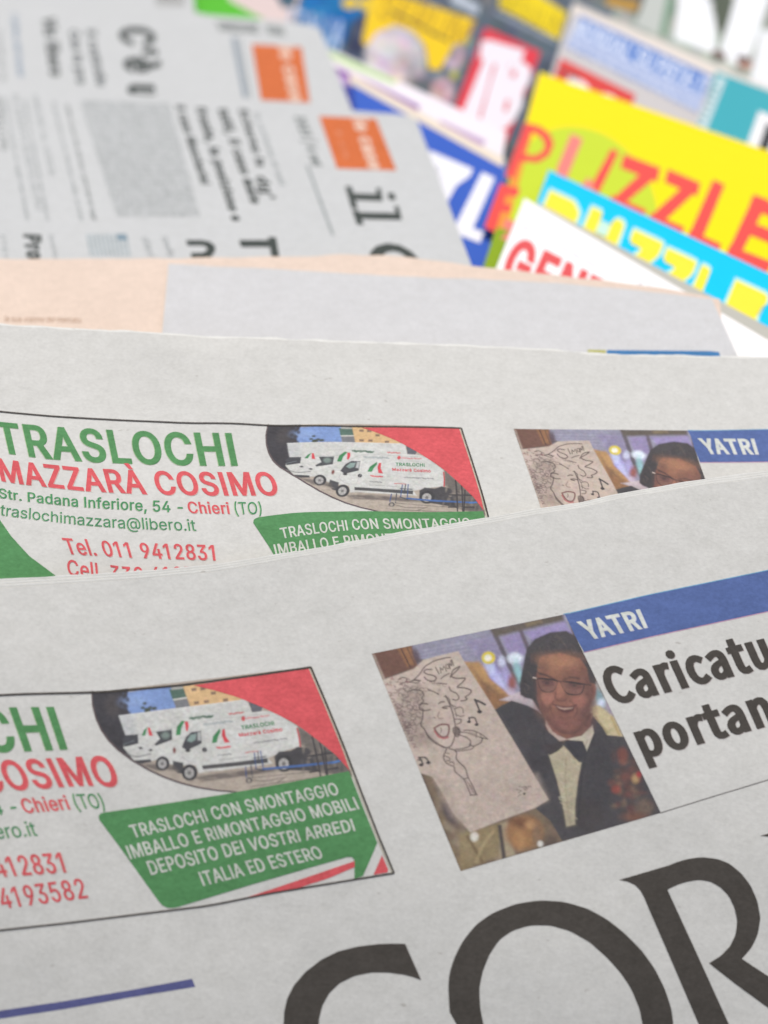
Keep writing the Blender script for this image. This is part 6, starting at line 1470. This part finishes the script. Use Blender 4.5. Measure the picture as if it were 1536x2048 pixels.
# P U Z Z L E, drawn as fat rounded capitals along the cover
def puz(origin, ux, uy, glyph):
    o0 = np.array(origin, float)
    return [tuple(o0 + np.array(ux) * a + np.array(uy) * b) for a, b in glyph]
UX, UY = np.array([70.0, 33.0]), np.array([-40.0, 100.0])
GL_P = [(0, 0), (.75, 0), (1, .15), (1, .4), (.75, .55), (.36, .55), (.36, 1), (0, 1)]
GL_U = [(0, 0), (.34, 0), (.34, .68), (.66, .68), (.66, 0), (1, 0), (1, .85), (.8, 1), (.2, 1), (0, .85)]
GL_Z = [(0, 0), (1, 0), (1, .26), (.5, .74), (1, .74), (1, 1), (0, 1), (0, .74), (.5, .26), (0, .26)]
GL_L = [(0, 0), (.38, 0), (.38, .72), (1, .72), (1, 1), (0, 1)]
GL_E = [(0, 0), (1, 0), (1, .25), (.38, .25), (.38, .38), (.9, .38), (.9, .62), (.38, .62), (.38, .75), (1, .75), (1, 1), (0, 1)]
for og, g, wx in [((1100, 381), GL_P, .92), ((1184, 414), GL_U, .95), ((1268, 459), GL_Z, .84), ((1335, 496), GL_Z, .84), ((1404, 530), GL_L, .7), ((1472, 560), GL_E, .95)]:
    P_ = puz(og, UX * wx, UY, g)
    letter(resample(np.array(P_ + [P_[0]]), 40)[:-1])
pr.build('title_lettering', D, M_COAT, cov, o, step=.08)

D, cov, o = magazine('yellow puzzle magazine with tall red capitals over a lime disc', 4, [(1079, 144), (1880, 420), (1720, 920), (960, 580)], coat_mat('yellow_cover', (255, 234, 8)), 3.0, group=MG)
pr = Print()
t = np.linspace(0, 2 * math.pi, 60)[:-1]
pr.poly(np.stack([1165 + 150 * np.cos(t) - 10 * np.sin(t), 415 + 158 * np.sin(t) + 35 * np.cos(t)], 1), GLS((205, 226, 62)), 1.0, 50)
pr.poly([(1052, 250), (1068, 252), (990, 548), (967, 548)], GLS((240, 160, 70)), 2.0, 50)
pr.poly([(992, 455), (1060, 470), (1040, 600), (955, 570)], GLS((146, 176, 44)), 2.2, 50)
pr.build('cover_art', D, M_COAT, cov, o, step=.08)
pr = Print()
RL, RP = GLS((242, 90, 84)), GLS((242, 140, 132))
def bar2(pts, c=None):
    p = np.array(pts, float)
    d = p - p.mean(0)
    pr.poly(p + d / np.linalg.norm(d, axis=1)[:, None] * 3.0, RL if c is None else c, 3.0, 40)
bar2([(1050, 248), (1068, 252), (1028, 354), (1012, 350)])
pr.strip([(1056, 248), (1080, 252), (1100, 268), (1108, 288), (1098, 312), (1076, 325), (1036, 322)], [(1060, 264), (1074, 268), (1086, 279), (1090, 292), (1084, 304), (1070, 311), (1042, 308)], RL, 3.2, 30)
bar2([(1142, 270), (1164, 280), (1136, 348), (1114, 338)], RP)
pr.strip([(1114, 338), (1112, 360), (1125, 378), (1150, 388), (1175, 384), (1190, 372)], [(1136, 346), (1136, 356), (1142, 364), (1154, 370), (1168, 366), (1176, 354)], RP, 3.2, 30)
bar2([(1222, 300), (1236, 306), (1198, 384), (1182, 372)])
bar2([(1250, 310), (1318, 336), (1312, 362), (1244, 336)]); bar2([(1290, 340), (1316, 350), (1252, 404), (1228, 396)]); bar2([(1226, 392), (1290, 420), (1280, 446), (1216, 416)])
bar2([(1338, 340), (1398, 366), (1392, 390), (1332, 364)]); bar2([(1368, 372), (1396, 378), (1330, 440), (1304, 430)]); bar2([(1304, 428), (1366, 454), (1358, 478), (1296, 450)])
bar2([(1426, 362), (1448, 372), (1404, 478), (1380, 466)]); bar2([(1382, 462), (1440, 488), (1430, 510), (1374, 484)])
bar2([(1508, 392), (1536, 402), (1478, 514), (1456, 504)]); bar2([(1508, 392), (1590, 424), (1580, 448), (1500, 416)]); bar2([(1490, 440), (1562, 468), (1552, 490), (1482, 462)]); bar2([(1462, 492), (1542, 524), (1530, 548), (1452, 516)])
# second line
bar2([(1000, 370), (1018, 374), (990, 462), (970, 452)]); bar2([(1002, 370), (1038, 378), (1032, 392), (996, 386)]); bar2([(996, 405), (1022, 412), (1016, 424), (992, 418)])
bar2([(1012, 440), (1030, 446), (1018, 480), (1002, 474)], RP)
pr.build('title_lettering', D, M_COAT, cov, o, step=.06)

D, cov, o = magazine('blue magazine with white capitals, between the sideways newspapers and the yellow magazine', 6, [(700, 146), (1010, 318), (1010, 640), (760, 640)], coat_mat('blue_cover', (66, 104, 200)), group=MG)
pr = Print()
W_ = GLS((246, 248, 255))
pr.poly([(700, 146), (1010, 318), (1004, 334), (700, 166)], GLS((238, 226, 206)), 1.0, 40)
pr.poly([(858, 300), (872, 306), (946, 338), (940, 352), (912, 372), (896, 402), (878, 392), (906, 348), (860, 326)], W_, 1.0, 40)
pr.poly([(964, 344), (990, 356), (946, 456), (968, 464), (960, 486), (908, 466), (912, 448)], W_, 1.0, 40)
pr.poly([(858, 240), (872, 262), (880, 300), (852, 290)], W_, 1.0, 40) if False else None
pr.build('title_lettering', D, M_COAT, cov, o, step=.08)

D, cov, o = magazine('white magazine with violet and lime stripes along its edge, beside the orange block', 8, [(640, 88), (1012, 262), (990, 420), (660, 330)], coat_mat('white_striped_cover', (246, 240, 246)), group=MG)
pr = Print()
pr.poly([(648, 96), (700, 120), (792, 160), (788, 170), (700, 134), (650, 108)], GLS((196, 226, 160)), 1.0, 40)
pr.poly([(790, 148), (806, 152), (802, 164), (790, 166)], GLS((240, 225, 200)), 1.0, 40)
pr.poly([(664, 130), (750, 168), (840, 212), (836, 222), (750, 182), (668, 144)], GLS((140, 84, 170)), 1.0, 40)
pr.poly([(668, 144), (750, 182), (836, 222), (832, 232), (740, 200), (670, 160)], GLS((196, 170, 214)), 1.0, 40)
pr.poly([(670, 160), (740, 194), (826, 232), (826, 300), (680, 300)], GLS((66, 72, 168)), 1.1, 40)
pr.poly([(880, 240), (972, 282), (966, 292), (876, 252)], GLS((190, 160, 200)), 1.0, 40)
pr.build('cover_art', D, M_COAT, cov, o, step=.08)

D, cov, o = magazine('teal magazine with a white-framed capital, behind the yellow puzzle magazine', 7, [(1432, 142), (1900, 318), (1860, 560), (1360, 380)], coat_mat('teal_cover', (72, 176, 188)), group=MG)
pr = Print()
pr.poly([(1438, 152), (1452, 158), (1412, 262), (1390, 254)], GLS((205, 226, 228)), 1.0, 40)
for k in range(7):
    x, y = 1430 - k * 5.4, 172 + k * 12
    pr.poly([(x, y), (x + 9, y + 3), (x + 6, y + 9), (x - 3, y + 6)], GLS((120, 170, 180)), 2.0, 40)
pr.poly([(1518, 222), (1620, 258), (1590, 360), (1486, 310)], GLS((245, 246, 246)), 1.0, 40)
pr.poly([(1534, 246), (1552, 252), (1528, 330), (1508, 322)], GLS((64, 66, 70)), 2.0, 40)
pr.poly([(1552, 252), (1600, 268), (1590, 296), (1544, 280)], GLS((64, 66, 70)), 2.0, 40)
pr.build('title_lettering', D, M_COAT, cov, o, step=.08)

D, cov, o = magazine('grey cycling magazine with a pale blue banner of white capitals above a red block', 9, [(1148, 5), (1760, 272), (1640, 460), (1076, 230)], coat_mat('light_grey_cover', (206, 203, 202)), group=MG)
pr = Print()
pr.poly([(1146, 6), (1760, 272), (1756, 296), (1140, 26)], GLS((232, 224, 214)), 1.0, 60)
pr.poly([(1160, 30), (1424, 152), (1398, 226), (1130, 92)], GLS((196, 208, 234)), 1.5, 60)
pr.poly([(1160, 30), (1424, 152), (1408, 194), (1146, 66)], GLS((104, 142, 210)), 2.0, 60)
pr.text("MONDIAL' SU PISTA: IT", [(1160, 37), (1424, 160)], [(1148, 66), (1411, 192)], GLS((232, 240, 250)), 3.0, bx=.02, by=.02)
pr.text("il campione racconta la sua stagione", [(1142, 74), (1404, 203)], [(1138, 82), (1400, 210)], GLS((112, 140, 200)), 3.0, bx=.02, by=.02)
pr.text("le gare, le classifiche e le prove", [(1136, 88), (1396, 219)], [(1133, 95), (1393, 226)], GLS((112, 140, 200)), 3.0, bx=.02, by=.02)
pr.poly([(1122, 116), (1272, 190), (1262, 214), (1180, 250), (1090, 200)], GLS((222, 78, 74)), 1.5, 60)
pr.text("BG", [(1140, 150), (1252, 205)], [(1110, 208), (1222, 263)], GLS((250, 246, 246)), 3.0, bx=.06, by=.06)
pr.text("La bici", [(1122, 134), (1160, 152)], [(1117, 144), (1155, 163)], GLS((90, 80, 84)), 3.2, bx=.04, by=.04)
pr.build('cover_art', D, M_COAT, cov, o, step=.08)

D, cov, o = magazine('dark slate mountain bike magazine with a red block of white capitals', 11, [(640, -180), (1230, 20), (1010, 420), (560, 160)], coat_mat('slate_cover', (96, 108, 120)), group=MG)
pr = Print()
cM = crop(936, 0, 2.56)
PK, WH = GLS((226, 120, 132)), GLS((240, 236, 244))
pr.poly(cM([(90, 140), (372, 265), (180, 775), (-60, 660), (-70, 560)]), GLS((226, 66, 78)), 1.0, 50)
pr.poly(cM([(70, 212), (110, 205), (292, 258), (270, 318), (150, 330), (60, 300)]), WH, 2.0, 50)
pr.poly(cM([(84, 300), (112, 304), (140, 320), (40, 640), (-30, 640), (-34, 590)]), WH, 2.1, 50)
pr.poly(cM([(150, 320), (215, 325), (150, 660), (40, 650)]), WH, 2.2, 50)
pr.poly(cM([(220, 322), (285, 318), (322, 350), (318, 410), (282, 470), (278, 540), (240, 610), (190, 660), (140, 655)]), WH, 2.3, 50)
pr.poly(cM([(226, 360), (250, 362), (240, 400), (218, 396)]), GLS((226, 100, 112)), 3.0, 50)
pr.poly(cM([(196, 510), (214, 512), (200, 572), (180, 566)]), GLS((226, 100, 112)), 3.0, 50)
pr.poly(cM([(128, 330), (140, 330), (60, 640), (50, 640)]), PK, 3.0, 50)
pr.poly(cM([(-60, 640), (120, 660), (130, 700), (60, 720), (-70, 680)]), GLS((236, 226, 238)), 2.6, 50)
pr.build('title_lettering', D, M_COAT, cov, o, step=.08)
pr = Print()
t = np.linspace(0, 2 * math.pi, 40)[:-1]
def el(c, rx, ry, col, lay, rot=0):
    cs, sn = math.cos(rot), math.sin(rot)
    x, y = rx * np.cos(t), ry * np.sin(t)
    pr.poly(np.stack([c[0] + x * cs - y * sn, c[1] + x * sn + y * cs], 1), GLS(col), lay, 40)
nx, ny = 170, 120
u, v = np.meshgrid(np.linspace(0.01, .99, nx), np.linspace(0.01, .99, ny))
Q = np.array([(640, -180), (1230, 20), (1010, 420), (560, 160)], float)
px = ((1 - u) * (1 - v))[..., None] * Q[0] + (u * (1 - v))[..., None] * Q[1] + (u * v)[..., None] * Q[2] + ((1 - u) * v)[..., None] * Q[3]
px = px.reshape(-1, 2)
PT = Painter(px, (92, 104, 116))
r_ = random.Random(12)
for _ in range(160):
    PT.ell((r_.uniform(560, 1150), r_.uniform(-60, 300)), r_.uniform(5, 26), r_.uniform(4, 18), r_.choice([(74, 84, 96), (112, 124, 134), (132, 140, 146), (86, 92, 98), (60, 68, 80), (150, 140, 138)]), 9, .5, r_.uniform(0, 3))
PT.poly([(540, -60), (744, 0), (704, 62), (676, 100), (580, 66)], (10, 108, 172), 4)
PT.ell((640, 20), 26, 10, (60, 140, 200), 9, .6)
PT.ell((724, 72), 30, 42, (54, 60, 82), 7, 1, .3); PT.ell((714, 60), 10, 16, (88, 92, 112), 7, .8)
for c_ in [(790, 118)]:
    PT.ell(c_, 60, 72, (200, 190, 200), 5, 1, -.2); PT.ell((772, 90), 26, 26, (222, 212, 220), 16, .9); PT.ell((818, 150), 30, 34, (160, 154, 162), 16, .8)
    PT.ell((786, 150), 26, 16, (226, 198, 202), 9, .8); PT.ell((760, 120), 9, 6, (170, 150, 156), 5, .6); PT.ell((804, 116), 10, 6, (166, 146, 152), 5, .6)
PT.ell((846, 176), 28, 22, (100, 102, 108), 8, .9)
PT.ell((910, 118), 17, 26, (190, 176, 180), 6, 1, .3); PT.ell((906, 108), 9, 8, (90, 80, 80), 5, .7)
PT.ell((884, 184), 24, 28, (204, 176, 176), 6, 1, .4); PT.ell((878, 176), 8, 6, (150, 120, 122), 5, .7); PT.ell((892, 200), 12, 8, (168, 136, 138), 6, .7)
PT.ell((908, 150), 8, 9, (176, 188, 66), 4); PT.ell((926, 80), 14, 9, (168, 186, 150), 6, .8); PT.ell((930, 60), 9, 6, (214, 220, 222), 5, .8)
PT.mottle(.16, 15, 41, .5); PT.mottle(.10, 7, 42, .5)
idx = np.arange((ny - 1) * (nx - 1)); i = (idx // (nx - 1)) * nx + idx % (nx - 1)
pr.add(px, np.stack([i, i + nx, i + nx + 1, i + 1], 1).tolist(), np.clip(PT.c * .84, .008, .9), .5)
pr.text("ITALIA", [(580, 14), (696, 44)], [(574, 62), (678, 104)], GLS((176, 196, 224)), 2.0, bx=.02, by=.02)
el((700, 6), 16, 12, (226, 196, 60), 1.6); el((734, 8), 18, 12, (232, 200, 60), 1.6)
pr.poly([(744, -20), (800, -10), (950, 40), (936, 78), (906, 92), (880, 140), (858, 138), (850, 92), (826, 62), (790, 50), (752, 66), (734, 92), (724, 84)], GLS((244, 206, 34)), 1.4, 50)
pr.text("SERUM", [(772, -14), (952, 42)], [(752, 34), (928, 92)], GLS((196, 158, 44)), 2.2, bx=.01, by=.01)
pr.line([(780, 20), (840, 52), (900, 84)], 5, GLS((110, 96, 60)), 2.4, 20)
pr.poly([(906, -18), (960, 12), (956, 30), (900, 4)], GLS((186, 196, 208)), 2.0, 40)
pr.poly([(1000, -10), (1072, -14), (1134, 26), (1118, 80), (1064, 50), (998, 14)], GLS((240, 214, 24)), 2.0, 50)
pr.text("MOULIN", [(1010, -14), (1128, 36)], [(1000, 18), (1116, 72)], GLS((178, 156, 40)), 3.0, bx=0)
pr.poly([(992, 20), (1114, 82), (1112, 88), (990, 26)], GLS((150, 162, 176)), 2.0, 50)
pr.build('cover_art', D, M_COAT, cov, o, step=.08)

D, cov, o = magazine('photo magazine at the top right with giant white capitals across a dark figure', 13, [(1150, -240), (1950, 60), (1800, 420), (1080, 90)], coat_mat('olive_cover', (176, 184, 178)), group=MG)
pr = Print()
nx, ny = 130, 90
u, v = np.meshgrid(np.linspace(0.01, .99, nx), np.linspace(0.01, .99, ny))
Q = np.array([(1150, -240), (1950, 60), (1800, 420), (1080, 90)], float)
px = (((1 - u) * (1 - v))[..., None] * Q[0] + (u * (1 - v))[..., None] * Q[1] + (u * v)[..., None] * Q[2] + ((1 - u) * v)[..., None] * Q[3]).reshape(-1, 2)
PT = Painter(px, (172, 180, 172))
for _ in range(120):
    PT.ell((r_.uniform(1140, 1700), r_.uniform(-120, 260)), r_.uniform(6, 30), r_.uniform(6, 26), r_.choice([(150, 162, 150), (196, 204, 198), (120, 134, 120), (214, 216, 210), (142, 150, 132), (96, 106, 92)]), 10, .5, r_.uniform(0, 3))
PT.poly([(1190, -120), (1310, -60), (1286, 34), (1160, -6)], (92, 96, 94), 6)
PT.mottle(.14, 18, 51, .4)
idx = np.arange((ny - 1) * (nx - 1)); i = (idx // (nx - 1)) * nx + idx % (nx - 1)
pr.add(px, np.stack([i, i + nx, i + nx + 1, i + 1], 1).tolist(), np.clip(PT.c * .84, .008, .9), .5)
pr.poly([(1216, -10), (1280, 4), (1272, 24), (1210, 10)], GLS((186, 146, 66)), 2.0, 50)
pr.poly([(1296, -20), (1344, -20), (1316, 70), (1270, 50)], GLS((196, 202, 196)), 1.2, 50)
pr.poly([(1336, -20), (1352, -20), (1332, 76), (1318, 70)], GLS((128, 160, 136)), 1.4, 50)
pr.poly([(1404, -60), (1478, -60), (1462, 30), (1444, 80), (1424, 30), (1406, 26)], GLS((92, 100, 84)), 1.4, 50)
pr.poly([(1362, -60), (1412, -60), (1412, 24), (1430, 36), (1432, 110), (1350, 78)], GLS((248, 252, 254)), 1.6, 50)
pr.poly([(1486, -60), (1560, -60), (1490, 140), (1438, 112)], GLS((248, 252, 254)), 1.8, 50)
pr.poly([(1520, 60), (1640, 60), (1640, 220), (1500, 164)], GLS((240, 244, 246)), 1.8, 50)
el((1438, 110), 16, 9, (120, 100, 92), 2.4, .4); el((1490, 128), 15, 13, (186, 148, 132), 2.4, .2); el((1486, 118), 14, 7, (96, 80, 74), 2.6, .2)
pr.poly([(1536, -40), (1640, -40), (1640, 40), (1520, 50)], GLS((150, 156, 146)), 1.3, 50)
pr.build('cover_art', D, M_COAT, cov, o, step=.08)

D, cov, o = magazine('pinkish magazine with a bright green corner, behind the sideways newspapers', 13, [(330, -260), (760, -120), (660, 170), (330, 120)], coat_mat('pink_cover', (226, 208, 204)), group=MG)
pr = Print()
pr.poly([(376, -60), (430, -60), (460, 2), (534, 42), (530, 80), (376, 70)], GLS((96, 196, 54)), 1.0, 50)
pr.poly([(520, -60), (600, -60), (590, 14), (566, 16)], GLS((70, 100, 116)), 1.0, 50)
pr.build('cover_art', D, M_COAT, cov, o, step=.08)

# ------------------------------------------------------------------ the counter they lie on
ct = sheet_mesh('counter', [(-900, -330), (768, -330), (2500, -330)], [(-900, 2700), (768, 2700), (2500, 2700)], D_T, 18.0, [board_mat()], 60, 120, None, 0)
link(ct, kind='structure')
bpy.context.view_layer.update()
